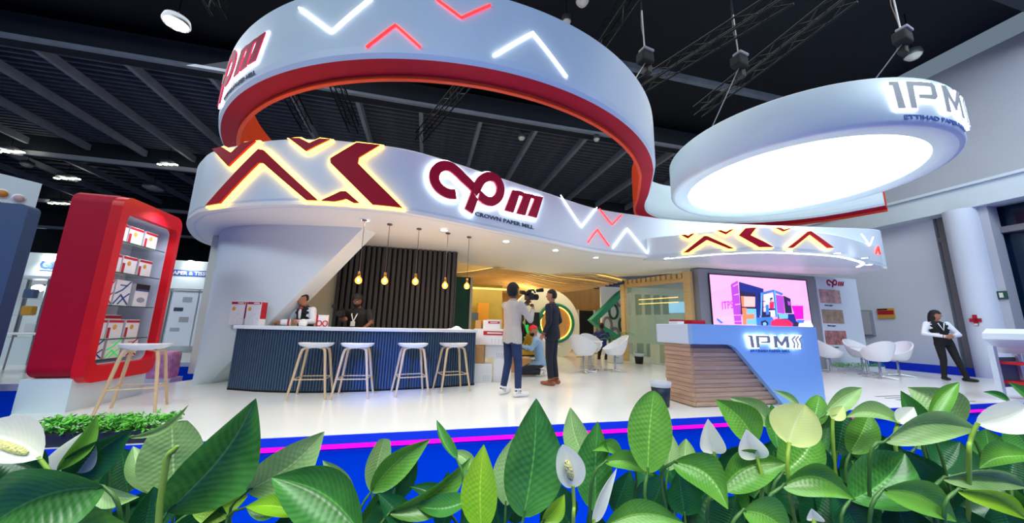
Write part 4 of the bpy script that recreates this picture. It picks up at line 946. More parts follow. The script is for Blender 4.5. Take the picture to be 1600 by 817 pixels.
CH = [((1.78, 8.6), 2.4, 'white tub chair with its back to the viewer right of the suited man'), ((2.62, 8.9), -1.45, 'white tub chair facing left near the glass office'), ((2.25, 9.9), .2, 'white tub chair at the far side of the centre table'), ((1.05, 9.75), 1.2, 'white tub chair half hidden by the suited man'), ((-.15, 9.2), 1.0, 'white tub chair behind the kneeling man'),
      ((8.7, 9.7), 1.3, 'white tub chair facing right beside the poster column'), ((9.85, 9.98), .1, 'white tub chair at the back of the right seating group'), ((9.05, 8.75), 2.9, 'white tub chair seen from behind in the right seating group'), ((10.05, 9.25), -1.5, 'white tub chair nearest the woman in the vest')]
for i, (p, rz, lb) in enumerate(CH):
    o = tc if i == 0 else copy_tree(tc)
    o.location = (p[0], p[1], 0); o.rotation_euler = (0, 0, rz); o['label'] = lb; o['group'] = 'white tub chairs'
tb = thing('round_table', 'small white round table between the centre tub chairs', 'table', (2.05, 9.2, 0))
MB().lathe([(0, .70), (.34, .70), (.35, .71), (.35, .725), (.34, .73), (0, .73)], n=32).build('top', 'seat_white', tb); MB().tube([(0, 0, .02), (0, 0, .7)], .03, 12).build('column', 'chrome', tb); MB().lathe([(0, .025), (.06, .025), (.22, .008), (.22, 0), (0, 0)], n=28).build('base', 'chrome', tb)
o = copy_tree(tb, (9.42, 9.42, 0), 0, 'small white round table among the right tub chairs')
p = W(11.9, 7.75); t = thing('hedge_box', 'strip of green grass at the foot of the poster column', 'planter', p, AZ)
MB().box((0.5, 0, .05), (1.9, .2, .1)).build('trough', 'planter_white', t); m = MB(); leaflets(m, 1200, lambda r: Vector((r.uniform(-.45, 1.45), r.gauss(0, .06), .1 + .12 * r.random())), .02, rnd); o = m.build('foliage', 'hedge', t); o['kind'] = 'stuff'
# fern in white pot, small bin by the office
t = thing('potted_fern', 'leafy palm in a white square pot beside the wooden post', 'plant', W(5.86, 10.05, 0), AZ)
MB().box((0, 0, .19), (.36, .36, .38), bev=.02).build('pot', 'planter_white', t); MB().box((0, 0, .375), (.32, .32, .02)).build('soil', 'soil', t)
def frond(a, ln, h):
    m = MB(); d = Vector((math.cos(a), math.sin(a), 0)); n_ = Vector((-d.y, d.x, 0)); pts = [d * (ln * q) + Vector((0, 0, .38 + h * math.sin(q * 2.1))) for q in [k / 8 for k in range(9)]]; m.tube(pts, .006, 4)
    for k in range(2, 9):
        for s in (-1, 1):
            b = pts[k]; e_ = b + d * .08 + n_ * (s * .14 * math.sin(PI * k / 9.5)) + Vector((0, 0, -.03)); m.add([b, b + d * .035, e_, b - d * .01], [(0, 1, 2), (0, 2, 3)])
    return m
for k in range(13): frond(k * 2.4, rnd.uniform(.35, .6), rnd.uniform(.35, .62)).build('frond', 'fern', t)
t = thing('waste_bin', 'small dark bin with a clear liner by the glass office', 'bin', W(6.5, 9.75, 0), AZ); MB().lathe([(0, .004), (.11, .004), (.14, .27), (.13, .27), (.1, .02)], n=20).build('bucket', 'black', t); MB().lathe([(.13, .22), (.15, .23), (.155, .32), (.14, .32)], n=20).build('liner', 'bag', t)

# ================================================================== CARTONS AT THE END OF THE BAR
def carton(label, x, y, z, w_, d_, h_, rz, mt, lab=None, holes=False, side=None):
    t = thing('shipping_carton', label, 'box', (x, y, z), rz, 'cartons stacked at the end of the bar')
    MB().box((0, 0, h_ / 2), (w_, d_, h_), bev=.004).build('carton', mt, t); f = -d_ / 2 - .002
    if lab: MB().box((w_ * .12, f, h_ * .74), (w_ * .66, .004, h_ * .26)).build('red_label', 'box_red', t); MB().box((w_ * .12, f - .003, h_ * .75), (w_ * .44, .003, h_ * .08)).build('brand_panel', 'box_white', t)
    if holes:
        m = MB()
        for i in range(4):
            for j in range(3): m.box((w_ * (.05 + i * .1), f, h_ * (.12 + j * .11)), (.012, .003, .012))
        o = m.build('icon_print', 'print_grey', t); o['kind'] = 'stuff'
    if side: MB().box((-w_ / 2 - .002, 0, h_ / 2), (.004, d_ * .9, h_ * .8)).build('dark_side', side, t)
carton('pale grey carton with printed icons on the floor nearest the bar end', -.52, 6.98, 0, .34, .3, .34, .1, 'box_white', holes=True)
carton('pale carton on the floor behind the standing cameraman', -.15, 7.12, 0, .34, .3, .44, .05, 'box_white', holes=True)
carton('brown carton with black slots on the lowest box', -.60, 7.0, .342, .20, .28, .33, 0, 'carton', side='box_black')
carton('white carton with icons in the middle of the stack', -.27, 7.13, .442, .42, .28, .25, -.05, 'box_white', holes=True)
carton('big tilted white carton with red brand label on the stack', -.38, 7.05, .694, .66, .3, .30, -.06, 'box_white', lab=True, holes=True)
carton('small brown carton at the top left of the stack', -.64, 7.04, .996, .11, .2, .16, 0, 'carton')
carton('white carton with red labels topmost of the stack', -.38, 7.06, .996, .34, .22, .17, .08, 'box_white', lab=True)
carton('open brown carton on the floor behind the kneeling man', .12, 8.62, 0, .7, .5, .32, .1, 'carton')

# ================================================================== NEIGHBOUR BOOTHS ON THE LEFT
struct(ubox(MB(), -22, -6.3, 7.75, 18, ZH, -.05).build('floor_neighbour', 'floor_white'), 'white platform of the neighbouring booth')
struct(ubox(MB(), -9, -4.35, 11.05, 18, ZH + .002, -.052).build('floor_neighbour_rear', 'floor_white'), 'white platform of the booth behind')
def booth_wall(name, label, u0, u1, v, z0, z1, mt='paint'):
    t = thing(name, label, 'booth', W((u0 + u1) / 2, v, -.05), AZ); MB().box((0, 0, (z0 + z1) / 2 + .05), (u1 - u0, .12, z1 - z0)).build('fascia', mt, t); return t
t = booth_wall('fair_booth', 'white booth fascia with blue capital letters behind the red case', -13.2, -9.0, 12.0, 2.05, 2.72)
V, F = text_polys('GM', .30, .014); wd = max(v[0] for v in V); m = MB().add([(v[0] * .42 / wd + 1.0, -.065 - v[2], 2.36 + v[1]) for v in V], F); m.build('letters', 'text_blue', t)
MB().box((1.22, -.064, 2.30), (.40, .006, .025)).build('caption_line', 'text_blue', t)
MB().box((0, 1.6, 1.3), (4.2, .1, 2.6)).build('back_wall', 'paint', t)
for x in (-1.9, -.3, 1.2, 2.05): MB().box((x, .05, 1.05), (.06, .06, 2.1)).build('post', 'alu', t)
t = booth_wall('fair_booth', 'white booth fascia with a blue caption strip beside the leaning panel', -9.4, -5.6, 14.0, 2.05, 3.0)
V, F = text_polys('PAPER & TISSUE', .17, .004); wd = max(v[0] for v in V); MB().box((-.28, -.07, 2.63), (1.32, .02, .2)).build('caption_strip', 'text_blue', t)
MB().add([(v[0] * 1.22 / wd - .89, -.082 - v[2], 2.57 + v[1]) for v in V], F).build('letters', 'box_white', t)
V, F = text_polys('ONE SHOW', .19, .002); wd = max(v[0] for v in V); MB().add([(v[0] * .85 / wd + .46, -.066 - v[2], 2.56 + v[1]) for v in V], F).build('letters', 'text_dark', t)
MB().box((0, .9, 1.2), (3.8, .1, 2.4)).build('back_wall', 'paint', t)
for k, x in enumerate((-.35, .42)):
    b = MB().box((x, -.02, 1.15), (.72, .05, 1.85)).build('poster_board', 'interior', t)
    MB().lathe([(0, 0), (.07, 0)], n=12)
    for q in range(4): MB().box((x - .12 + .2 * (q % 2), -.05, .75 + .33 * q), (.26, .012, .12 + .05 * (q % 2)), bev=.004).build('machine_picture', ('print_grey', 'grey_wall', 'text_dark', 'print_grey')[q], b)
MB().ell((.32, -.05, 1.98), (.06, .01, .06), 14, 8).build('green_dot', 'green_bright', t)
for x in (-1.75, -.8): MB().box((x, -.02, 1.02), (.05, .05, 2.05)).build('post', 'alu', t)
MB().box((0, -.03, 2.02), (2.2, .06, .05)).build('rail', 'alu', t)
# booth floodlights
for i, (x, y, v, lb) in enumerate([(77, 404, 11.9, 'bright arm light above the blue capital letters'), (60, 450, 11.9, 'bright arm light left below the blue capital letters'), (101, 451, 11.9, 'bright arm light right below the blue capital letters'), (298, 411, 13.8, 'bright arm light above the blue caption strip')]):
    d = ray(x, y); tt = v / Vector((d.x, d.y)).dot(E2.xy); p = CAM + d * tt
    t = thing('arm_light', lb, 'light', p, AZ, 'arm lights on the neighbouring booths'); MB().ell((0, 0, 0), (.13, .08, .09), 14, 8).build('lens', 'lamp_glow', t); MB().tube([(0, .05, .02), (0, .12, .1), (0, .2, .1)], .015, 6).build('arm', 'black', t)
    spot('arm_light_beam', p + Vector((0, -.15, -.1)), p + E2 * 1.2 + Vector((0, 0, -1.6)), 14, (1, 1, 1), 110, .6, .1)
# glass showcase, table, plastic chair in the booth
t = thing('glass_showcase', 'aluminium framed glass showcase in the left booth', 'display case', W(-9.5, 10.6, -.05), AZ)
for x in (-.8, .0, .8):
    for y in (0, .5): MB().box((x, y, 1.0), (.05, .05, 2.0)).build('post', 'alu', t)
for z in (.7, 1.1, 1.5): MB().box((0, .25, z), (1.6, .5, .015)).build('shelf', 'glass_tint', t)
MB().box((0, .25, .3), (1.6, .5, .6)).build('base', 'paint', t); MB().box((0, .25, 2.0), (1.7, .56, .06)).build('top', 'paint', t)
for k, (x, z, c) in enumerate([(-.5, .71, 'box_blue'), (-.2, 1.11, 'box_white'), (.35, 1.11, 'gold'), (.5, .71, 'box_white'), (.3, 1.51, 'slate')]):
    tag(MB().box((0, 0, .11), (.2, .15, .22), bev=.03).build('sample_roll', c, loc=W(-9.5, 10.85, -.05 + z) + E1 * x, rz=AZ), ['blue sample roll low in the glass showcase', 'white sample roll in the middle of the glass showcase', 'yellow sample roll in the middle of the glass showcase', 'white sample roll low in the glass showcase', 'slate sample roll on the top shelf of the glass showcase'][k], 'sample', 'samples in the glass showcase')
t = thing('side_table', 'white table standing before the left glass showcase', 'table', W(-7.9, 9.4, -.05), AZ); MB().box((0, 0, .74), (.9, .6, .03), bev=.01).build('top', 'seat_white', t)
for sx in (-1, 1):
    for sy in (-1, 1): MB().tube([(sx * .35, sy * .22, .73), (sx * .40, sy * .26, 0)], .014, 8).build('leg', 'alu', t)
t = thing('plastic_chair', 'white armchair with metal legs at the left picture edge', 'chair', W(-7.9, 8.35, -.05), AZ)
MB().box((0, 0, .45), (.5, .48, .04), bev=.015).build('seat', 'seat_white', t); MB().box((-.24, 0, .68), (.03, .44, .36), bev=.012).build('backrest', 'seat_white', t)
for sx in (-1, 1):
    for sy in (-1, 1): MB().tube([(sx * .2, sy * .2, .44), (sx * .24, sy * .24, 0)], .012, 8).build('leg', 'alu', t)
for sy in (-1, 1): MB().tube([(-.24, sy * .25, .62), (.2, sy * .25, .64), (.24, sy * .24, .45)], .014, 8).build('armrest', 'alu', t)
# dotted sign above the slate case
pa, pb = aty(-22, 250, 7.2), aty(66, 287, 8.0); a_ = math.atan2(pb.y - pa.y, pb.x - pa.x); ln = (pb.xy - pa.xy).length
t = thing('dotted_sign', 'white hanging sign with rows of coloured dots at upper left', 'sign', (pa.x, pa.y, 3.0), a_)
hh = aty(54, 287, 8.0).z - 3.0
MB().box((ln / 2, .1, hh / 2), (ln, .2, hh)).build('board', 'paint', t)
cols = [('dot_a', (206, 40, 80)), ('dot_b', (206, 130, 60)), ('dot_c', (196, 170, 176)), ('dot_d', (176, 40, 140)), ('dot_e', (214, 40, 90)), ('dot_f', (206, 140, 120))]
for c in cols: mat(c[0], c[1], .5)
for k in range(6):
    r_, c_ = divmod(k, 3); x = ln - .75 + c_ * .24 - r_ * .06; z = hh - .42 - r_ * .24 - c_ * .03
    b = MB().lathe([(0, 0), (.11, 0), (.11, .012), (0, .012)], n=20); b.v = [(x + v[0], -.001 - v[2], z + v[1]) for v in b.v]; ob = b.build('dot_rim', 'box_white', t)
    b = MB().lathe([(0, 0), (.085, 0), (.085, .008), (0, .008)], n=20); b.v = [(x + v[0], -.014 - v[2], z + v[1]) for v in b.v]; b.build('dot', cols[k][0], ob)
MB().box((ln * .35, .12, -1.5), (.12, .08, 3.1)).build('mast', 'slate', t)

# ================================================================== WHITE LECTERN AT THE RIGHT EDGE
t = thing('info_lectern', 'white angular lectern with red inlays at the right picture edge', 'lectern', (8.5, 6.0, 0), AZ)
for x in (.02, .66):
    for y in (-.22, .22): MB().box((x, y, .45), (.09, .07, .9)).build('leg', 'paint', t)
MB().box((.34, 0, .02), (.76, .54, .04)).build('foot', 'paint', t)
T = MB().prism([(-.04, 1.12), (-.06, 1.02), (.22, .88), (.30, .78), (.98, .78), (.98, .98), (.35, 1.16), (.1, 1.2)], -.27, .27); MB().add([(v[0], v[2], v[1]) for v in T.v], T.f).build('sloping_top', 'paint', t)
T = MB().prism([(.30, 1.0), (.92, .86), (.92, .94), (.36, 1.1)], -.275, -.2711); MB().add([(v[0], v[2], v[1]) for v in T.v], T.f).build('blue_inlay', 'slate', t)
MB().box((.34, 0, .30), (.54, .44, .05)).build('red_shelf', 'red_bright', t); MB().box((.34, .02, .62), (.54, .4, .04)).build('red_shelf', 'red_bright', t); MB().box((.34, .23, .46), (.54, .02, .5)).build('back_board', 'slate', t)
for k in range(5):
    p = W(7.7 + .0 * k, 4.02 + .14 * k, .004); MB()
    o = MB().box((.6, 0, 0), (1.3, .035, .006)).build('floor_grille_bar', 'grey_wall', loc=p, rz=AZ); tag(o, 'thin grey strip let into the white floor, %s counted from the platform edge' % ['first', 'second', 'third', 'fourth', 'fifth'][k], 'floor strip', 'floor strips by the lectern')

# ================================================================== PEOPLE
def bake(mb_list, voxel, name, smooth_it=5, waist=None):
    """mb_list: [(MB, material name)], fused into one continuous skin; materials by nearest source shape"""
    allm = MB(); src = []
    for b, mt in mb_list:
        allm.add(b.v, b.f); src += [(Vector(v), mt) for v in b.v]
    me = bpy.data.meshes.new(name + '_raw'); me.from_pydata(allm.v, [], allm.f)
    bm = bmesh.new(); bm.from_mesh(me); bmesh.ops.recalc_face_normals(bm, faces=bm.faces); bm.to_mesh(me); bm.free()
    ob = bpy.data.objects.new(name + '_raw', me); COL.objects.link(ob)
    r = ob.modifiers.new('r', 'REMESH'); r.mode = 'VOXEL'; r.voxel_size = voxel; r.use_smooth_shade = True
    s = ob.modifiers.new('s', 'SMOOTH'); s.iterations = smooth_it; s.factor = .5
    out = bpy.data.meshes.new_from_object(ob.evaluated_get(bpy.context.evaluated_depsgraph_get()))
    bpy.data.objects.remove(ob); bpy.data.meshes.remove(me)
    kd = kdtree.KDTree(len(src))
    for i, (p, _) in enumerate(src): kd.insert(p, i)
    kd.balance(); names = []
    for _, mt in mb_list:
        if mt not in names: names.append(mt)
    out.materials.clear()
    for n_ in names: out.materials.append(MATS[n_])
    mi = []
    for p in out.polygons:
        q = src[kd.find(p.center)[1]][1]
        if waist and q in waist[1:]: q = waist[1] if p.center.z > waist[0] + .012 * math.sin(p.center.x * 40) else waist[2]
        mi.append(names.index(q))
    out.polygons.foreach_set('material_index', mi); out.polygons.foreach_set('use_smooth', [True] * len(mi)); out.name = name
    return out
def cap_(mb, p0, p1, r0, r1, n=12):
    p0, p1 = Vector(p0), Vector(p1); L = []; R = []
    d = (p1 - p0).normalized()
    for a in (-.85, -.5): L.append(p0 + d * r0 * a); R.append(r0 * math.sqrt(1 - a * a))
    for k in range(7): L.append(p0.lerp(p1, k / 6)); R.append(r0 + (r1 - r0) * k / 6)
    for a in (.5, .85): L.append(p1 + d * r1 * a); R.append(r1 * math.sqrt(1 - a * a))
    return mb.tube(L, R, n)
def loft(mb, rings, n=20, rot=None):
    V = []; R = rot if rot else Matrix.Identity(3)
    for c, rx, ry in rings:
        for k in range(n):
            a = 2 * PI * k / n; V.append(Vector(c) + R @ Vector((rx * math.cos(a), ry * math.sin(a), 0)))
    F = [(i * n + k, i * n + (k + 1) % n, (i + 1) * n + (k + 1) % n, (i + 1) * n + k) for i in range(len(rings) - 1) for k in range(n)]
    F += [tuple(range(n))[::-1], tuple((len(rings) - 1) * n + k for k in range(n))]
    return mb.add(V, F)
def hand(mb, w, d, nrm, curl=.6, side=1):
    """palm, four unequal bent fingers and a thumb leaving the side of the palm"""
    w = Vector(w); d = Vector(d).normalized(); nrm = Vector(nrm); nrm = (nrm - d * nrm.dot(d)).normalized(); s = d.cross(nrm) * side
    cap_(mb, w, w + d * .035, .026, .03, 8)
    for k in range(4): cap_(mb, w + d * .02 + s * (.027 - .018 * k), w + d * .085 + s * (.030 - .020 * k), .014, .012, 6)
    for k, ln in enumerate((.068, .078, .072, .056)):
        b = w + d * .085 + s * (.030 - .020 * k); c1 = curl * .8; c2 = curl * 1.7
        m1 = b + (d * math.cos(c1) + nrm * math.sin(c1)) * ln * .5; e_ = m1 + (d * math.cos(c2) + nrm * math.sin(c2)) * ln * .5
        cap_(mb, b, m1, .0105, .0095, 6); cap_(mb, m1, e_, .0095, .008, 6)
    b = w + d * .03 + s * .03; m1 = b + (s * .6 + d * .7 + nrm * .4).normalized() * .04; cap_(mb, b, m1, .013, .011, 6); cap_(mb, m1, m1 + (d * .8 + nrm * .5 + s * .1).normalized() * .03, .011, .009, 6)
def person(label, loc, rz, cfg):
    """local frame: faces -y, z up, left hand at +x"""
    g = cfg.get; t = thing('person', label, 'person', loc, rz)
    skin, top, bot, shoe = cfg['skin'], cfg['top'], cfg['bottom'], cfg['shoe']
    B_, T_, L_, S_, SL = MB(), MB(), MB(), MB(), MB()
    sc_ = g('scale', 1.0); lean = Vector(g('lean', (0, 0, 0)))        # shift of the shoulders against the hips
    pel = Vector(g('pelvis', (0, 0, .93))); up = Vector((lean.x, lean.y, .50 + lean.z)); wide = g('wide', 1.0); jk = g('jacket', 0)
    tr = [(-.14 if jk else -.07, .165 + jk, .118 + jk), (0, .17 + jk * .6, .122 + jk * .6), (.14, .152 + jk * .4, .108), (.30, .172, .115), (.42, .190, .115), (.49, .165, .095), (.535, .085, .07), (.56, .05, .05)]
    loft(T_, [(pel + up * (h / .5) if h > 0 else pel + Vector((0, 0, h)), rx * wide, ry * wide) for h, rx, ry in tr])
    sh = {s: pel + up * (.465 / .5) + Vector((s * .185 * wide, 0, 0)) for s in (-1, 1)}
    if g('twist'):
        for s in sh: sh[s] = sh[s] + Vector((0, s * g('twist'), 0))
    for s, (el, wr, nr) in cfg['arms'].items():
        el, wr = Vector(el), Vector(wr); b = SL if g('sleeve') else T_
        cap_(b, sh[s], el, .066 * wide ** .5, .05)
        if g('short'): cap_(T_, sh[s], sh[s].lerp(el, .6), .072, .064); cap_(B_, sh[s].lerp(el, .55), el, .048, .042); cap_(B_, el, wr, .042, .03)
        else: cap_(b, el, wr, .05, .036)
        hand(B_, wr, wr - el, nr, g('curl', .7), s)
    for s, (kn, an, toe) in cfg['legs'].items():
        kn, an, toe = Vector(kn), Vector(an), Vector(toe); hip = pel + Vector((s * .088, 0, -.03)); k_ = g('legw', 1)
        cap_(L_, hip, kn, .092 * k_, .066 * k_); cap_(L_, kn, an, .064 * k_, .05 * k_)
        d = (toe - an); d.z = 0; fl = Vector(toe); hl = Vector((an.x, an.y, toe.z)) - d.normalized() * .05
        cap_(S_, hl, hl.lerp(fl, .55) + Vector((0, 0, .004)), .042, .044, 10); cap_(S_, hl.lerp(fl, .5), fl, .044, .034, 10); cap_(S_, Vector((an.x, an.y, toe.z + .02)), an, .042, .045, 10)
    nk = pel + up * (.53 / .5); hd = g('head', (0, 0, 0)); H = Matrix.Translation(nk + Vector(g('headshift', (0, 0, 0)))) @ Matrix.Rotation(hd[0], 4, 'Z') @ Matrix.Rotation(hd[1], 4, 'X') @ Matrix.Rotation(hd[2], 4, 'Y'); H3 = H.to_3x3()
    cap_(B_, nk - Vector((0, 0, .06)), H @ Vector((0, -.005, .09)), .056, .052)
    B_.ell(H @ Vector((0, -.012, .165)), (.075, .094, .112), 18, 12, rot=H3); B_.ell(H @ Vector((0, -.045, .105)), (.056, .058, .058), 14, 8, rot=H3)
    cap_(B_, H @ Vector((0, -.100, .168)), H @ Vector((0, -.118, .138)), .011, .015, 8)
    for s in (-1, 1): B_.ell(H @ Vector((s * .077, .008, .155)), (.012, .022, .032), 8, 6, rot=H3)
    B_.ell(H @ Vector((0, -.098, .098)), (.022, .012, .008), 8, 6, rot=H3)
    parts = [(B_, skin), (T_, top), (L_, bot), (S_, shoe)]
    if SL.v: parts.append((SL, cfg['sleeve']))
    o = link_part('body', bake(parts, g('voxel', .0105), 'body', waist=(pel.z - (.13 if jk else .06), top, bot) if top != bot else None), t)
    # hair, eyes, brows
    def shell(cond, r, c, name, mt):
        m = MB(); E_ = MB().ell((0, 0, 0), r, 24, 16); m.v = [tuple(H @ (Vector(c) + Vector(v))) for v in E_.v]; m.uv = [(0, 0)] * len(m.v)
        for f in E_.f:
            q = sum((Vector(E_.v[i]) for i in f), Vector()) / len(f)
            if cond(q + Vector(c)): m.f.append(f); m.mi.append(0); m.sm.append(True)
        m.build(name, mt, t)
    hs = g('hair', 'short')
    if hs == 'short': shell(lambda q: q.z > .195 + max(0, -q.y) * .25 or (q.y > .015 and q.z > .10), (.085, .103, .120), (0, -.008, .172), 'hair', 'hair')
    if hs == 'wavy': shell(lambda q: q.z > .185 + max(0, -q.y) * .3 or (q.y > .0 and q.z > .09), (.097, .115, .135), (0, -.006, .176), 'hair', 'hair')
    if hs == 'long':
        m = MB(); loft(m, [(H @ Vector((0, .03, -.10)), .085, .045), (H @ Vector((0, .035, 0)), .10, .065), (H @ Vector((0, .03, .12)), .098, .085), (H @ Vector((0, .02, .2)), .092, .092), (H @ Vector((0, .01, .27)), .06, .065), (H @ Vector((0, .005, .29)), .02, .02)]); m.build('hair', 'hair', t)
        shell(lambda q: q.z > .205, (.084, .102, .118), (0, -.01, .172), 'hair_front', 'hair')
    if hs == 'cap':
        shell(lambda q: q.z > .19, (.086, .108, .118), (0, -.008, .172), 'cap', 'cap_red')
        m = MB(); m.grid(lambda a, b: H @ Vector(((a - .5) * .16 * (1 - .3 * b), -.09 - .085 * b * math.sin(PI * (.2 + .6 * a)), .205 - .02 * b)), 8, 4); m.grid(lambda a, b: H @ Vector(((a - .5) * .16 * (1 - .3 * b), -.09 - .085 * b * math.sin(PI * (.2 + .6 * a)), .199 - .02 * b)), 8, 4); m.build('cap_peak', 'cap_red', t)
    if g('beard'): shell(lambda q: q.z < .125 and q.y < .03, (.066, .07, .07), (0, -.045, .105), 'beard', 'hair')
    for s in (-1, 1):
        m = MB(); m.ell(H @ Vector((s * .032, -.099, .172)), (.013, .008, .007), 8, 6, rot=H3); m.build('eye', 'box_white', t)
        m = MB(); m.ell(H @ Vector((s * .032, -.1055, .172)), (.006, .004, .006), 8, 6, rot=H3); m.build('pupil', 'black', t)
        m = MB(); m.tube([H @ Vector((s * .015, -.105, .19)), H @ Vector((s * .034, -.102, .195)), H @ Vector((s * .052, -.09, .19))], .0045, 5); m.build('eyebrow', 'hair', t)
    t['_h'] = 0; del t['_h']
    return t, H
def video_camera(label, p, rz, big=True, pitch=0):
    t = thing('video_camera', label, 'camera', p, rz); R = Matrix.Rotation(pitch, 3, 'X')
    def b(c, d, nm, mt, bev=.006): m = MB().box((0, 0, 0), d, bev=bev); m.v = [tuple(R @ (Vector(v) + Vector(c))) for v in m.v]; m.build(nm, mt, t)
    b((0, 0, .0), (.13, .10, .12), 'body', 'black'); b((0, -.0, .075), (.06, .07, .04), 'viewfinder', 'black_soft')
    m = MB().tube([R @ Vector((0, -.05, 0)), R @ Vector((0, -.10, 0)), R @ Vector((0, -.11, 0)), R @ Vector((0, -.18, 0))], [.042, .042, .05, .052], 16); m.build('lens', 'black_soft', t)
    if big:
        m = MB().tube([R @ Vector((0, .05, .03)), R @ Vector((0, .12, .06)), R @ Vector((0, .19, .06))], [.03, .035, .03], 10); m.build('eyecup', 'black', t)
        m = MB().tube([R @ Vector((.0, .02, .10)), R @ Vector((0, -.10, .12)), R @ Vector((0, -.14, .07))], .014, 8); m.build('handle', 'black', t)
        m = MB().tube([R @ Vector((-.08, -.10, .10)), R @ Vector((-.1, -.22, .12))], [.025, .035], 10); m.build('microphone', 'black_soft', t)
    return t
LG = lambda sp=.1, dy=0: {1: ((sp, -.02 + dy, .49), (sp + .01, .02 + dy, .09), (sp + .03, -.13 + dy, .045)), -1: ((-sp, -.02 - dy, .49), (-sp - .01, .02 - dy, .09), (-sp - .03, -.13 - dy, .045))}
def world_of(loc, rz, p): return Matrix.Translation(Vector(loc)) @ Matrix.Rotation(rz, 4, 'Z') @ Vector(p)
# 1 cameraman in cream shirt
L1 = (.03, 5.62, 0); R1 = math.radians(128)
person('standing man in cream shirt and jeans filming with a video camera', L1, R1, dict(skin='skin_c', top='cream_shirt', bottom='denim', shoe='sneaker', wide=1.05, jacket=.012, legw=1.02,
    arms={1: ((.25, -.20, 1.22), (.13, -.36, 1.42), (-1, 0, .3)), -1: ((-.25, -.16, 1.16), (-.10, -.34, 1.34), (.8, 0, .6))}, legs={1: ((.13, -.03, .49), (.17, .03, .09), (.21, -.13, .045)), -1: ((-.1, -.05, .49), (-.12, -.04, .09), (-.16, -.2, .045))}, head=(.1, -.05, 0), hair='wavy', curl=.9))
video_camera('black shoulder video camera held by the man in the cream shirt', world_of(L1, R1, (.02, -.36, 1.56)), R1)
# 2 suited man
L2 = (.80, 6.75, 0); R2 = math.radians(-118)
person('standing man in dark navy suit with brown shoes', L2, R2, dict(skin='skin_b', top='navy_suit', bottom='navy_suit', shoe='brown_shoe', wide=1.06, jacket=.02, scale=1, pelvis=(0, 0, .97), legw=1.08,
    arms={1: ((.27, .05, 1.16), (.24, -.08, .94), (-1, -.2, 0)), -1: ((-.26, .06, 1.18), (-.2, -.14, 1.0), (1, 0, 0))}, legs={1: ((.11, -.02, .50), (.12, .02, .09), (.14, -.15, .045)), -1: ((-.11, -.02, .5), (-.13, .03, .09), (-.16, -.13, .045))}, head=(.15, 0, 0), hair='short', curl=.5))
# 3 woman in vest
L3 = (10.6, 8.65, 0); R3 = math.radians(-22)
t3, H3_ = person('woman in black waistcoat and white sleeves looking to the right', L3, R3, dict(skin='skin_b', top='black_cloth', sleeve='white_cloth', bottom='black_cloth', shoe='black', wide=1.0, pelvis=(.02, 0, .9), lean=(-.06, .02, -.03), legw=.98,
    arms={1: ((.28, -.06, 1.08), (.06, -.24, 1.06), (-1, 0, 0)), -1: ((-.33, -.04, 1.10), (-.06, -.22, 1.04), (1, 0, 0))}, legs={1: ((.17, -.05, .47), (.26, -.06, .09), (.34, -.2, .045)), -1: ((-.06, -.02, .47), (-.08, .02, .09), (-.09, -.14, .045))}, head=(.75, .05, 0), hair='long'))
MB().tube([(-.08, -.115, 1.36), (-.02, -.145, 1.18), (.03, -.115, 1.36)], .012, 6).build('lanyard', 'white_cloth', t3)
# 4 bartender
p4 = aty(486, 455, 6.47); L4 = (p4.x, p4.y, 0); R4 = math.radians(-18)
t4, H4_ = person('bartender in black waistcoat, white shirt and red bow tie', L4, R4, dict(skin='skin_b', top='black_cloth', sleeve='white_cloth', bottom='black_cloth', shoe='black', pelvis=(0, 0, p4.z - .80), lean=(-.02, -.06, -.02), wide=.98,
    arms={1: ((.25, -.10, 1.06), (.10, -.24, 1.06), (-1, 0, -.2)), -1: ((-.27, -.10, 1.06), (-.30, -.30, 1.04), (.6, 0, -.6))}, legs=LG(), head=(-.35, .32, 0), hair='short'))
n4 = H4_.translation; q4 = lambda x, y, z: n4 + Vector((x, y, z))
MB().tube([q4(-.045, -.085, -.035), q4(0, -.095, -.04), q4(.045, -.085, -.035)], [.022, .008, .022], 8).build('bow_tie', 'box_red', t4)
MB().tube([q4(0, -.055, -.03), q4(0, -.075, -.10), q4(0, -.085, -.22)], [.03, .042, .02], 10).build('shirt_front', 'white_cloth', t4)
# 5 photographer behind the bar
p5 = aty(566, 459, 6.75); L5 = (p5.x, p5.y, 0); R5 = math.radians(-8)
t5, H5_ = person('bearded man in black polo with white lanyard behind the bar', L5, R5, dict(skin='skin_c', top='black_cloth', bottom='black_cloth', shoe='black', pelvis=(0, 0, p5.z - .80), lean=(0, -.07, -.02), wide=1.15, short=True,
    arms={1: ((.30, -.1, 1.06), (.27, -.26, .98), (0, 0, -1)), -1: ((-.30, -.12, 1.10), (-.14, -.30, 1.12), (1, 0, 0))}, legs=LG(), head=(.1, .38, 0), hair='wavy', beard=True))
n5 = H5_.translation; q5 = lambda x, y, z: n5 + Vector((x, y, z))
for sx in (-1, 1): MB().tube([q5(sx * .08, -.03, .0), q5(sx * .05, -.12, -.12), q5(0, -.135, -.25)], .009, 6).build('lanyard', 'white_cloth', t5)
MB().box(q5(0, -.14, -.285), (.085, .012, .09)).build('badge', 'box_white', t5)
video_camera('black camera rig held in front of the bearded man behind the bar', world_of(L5, R5, (-.18, -.32, 1.22)), R5 + .4)
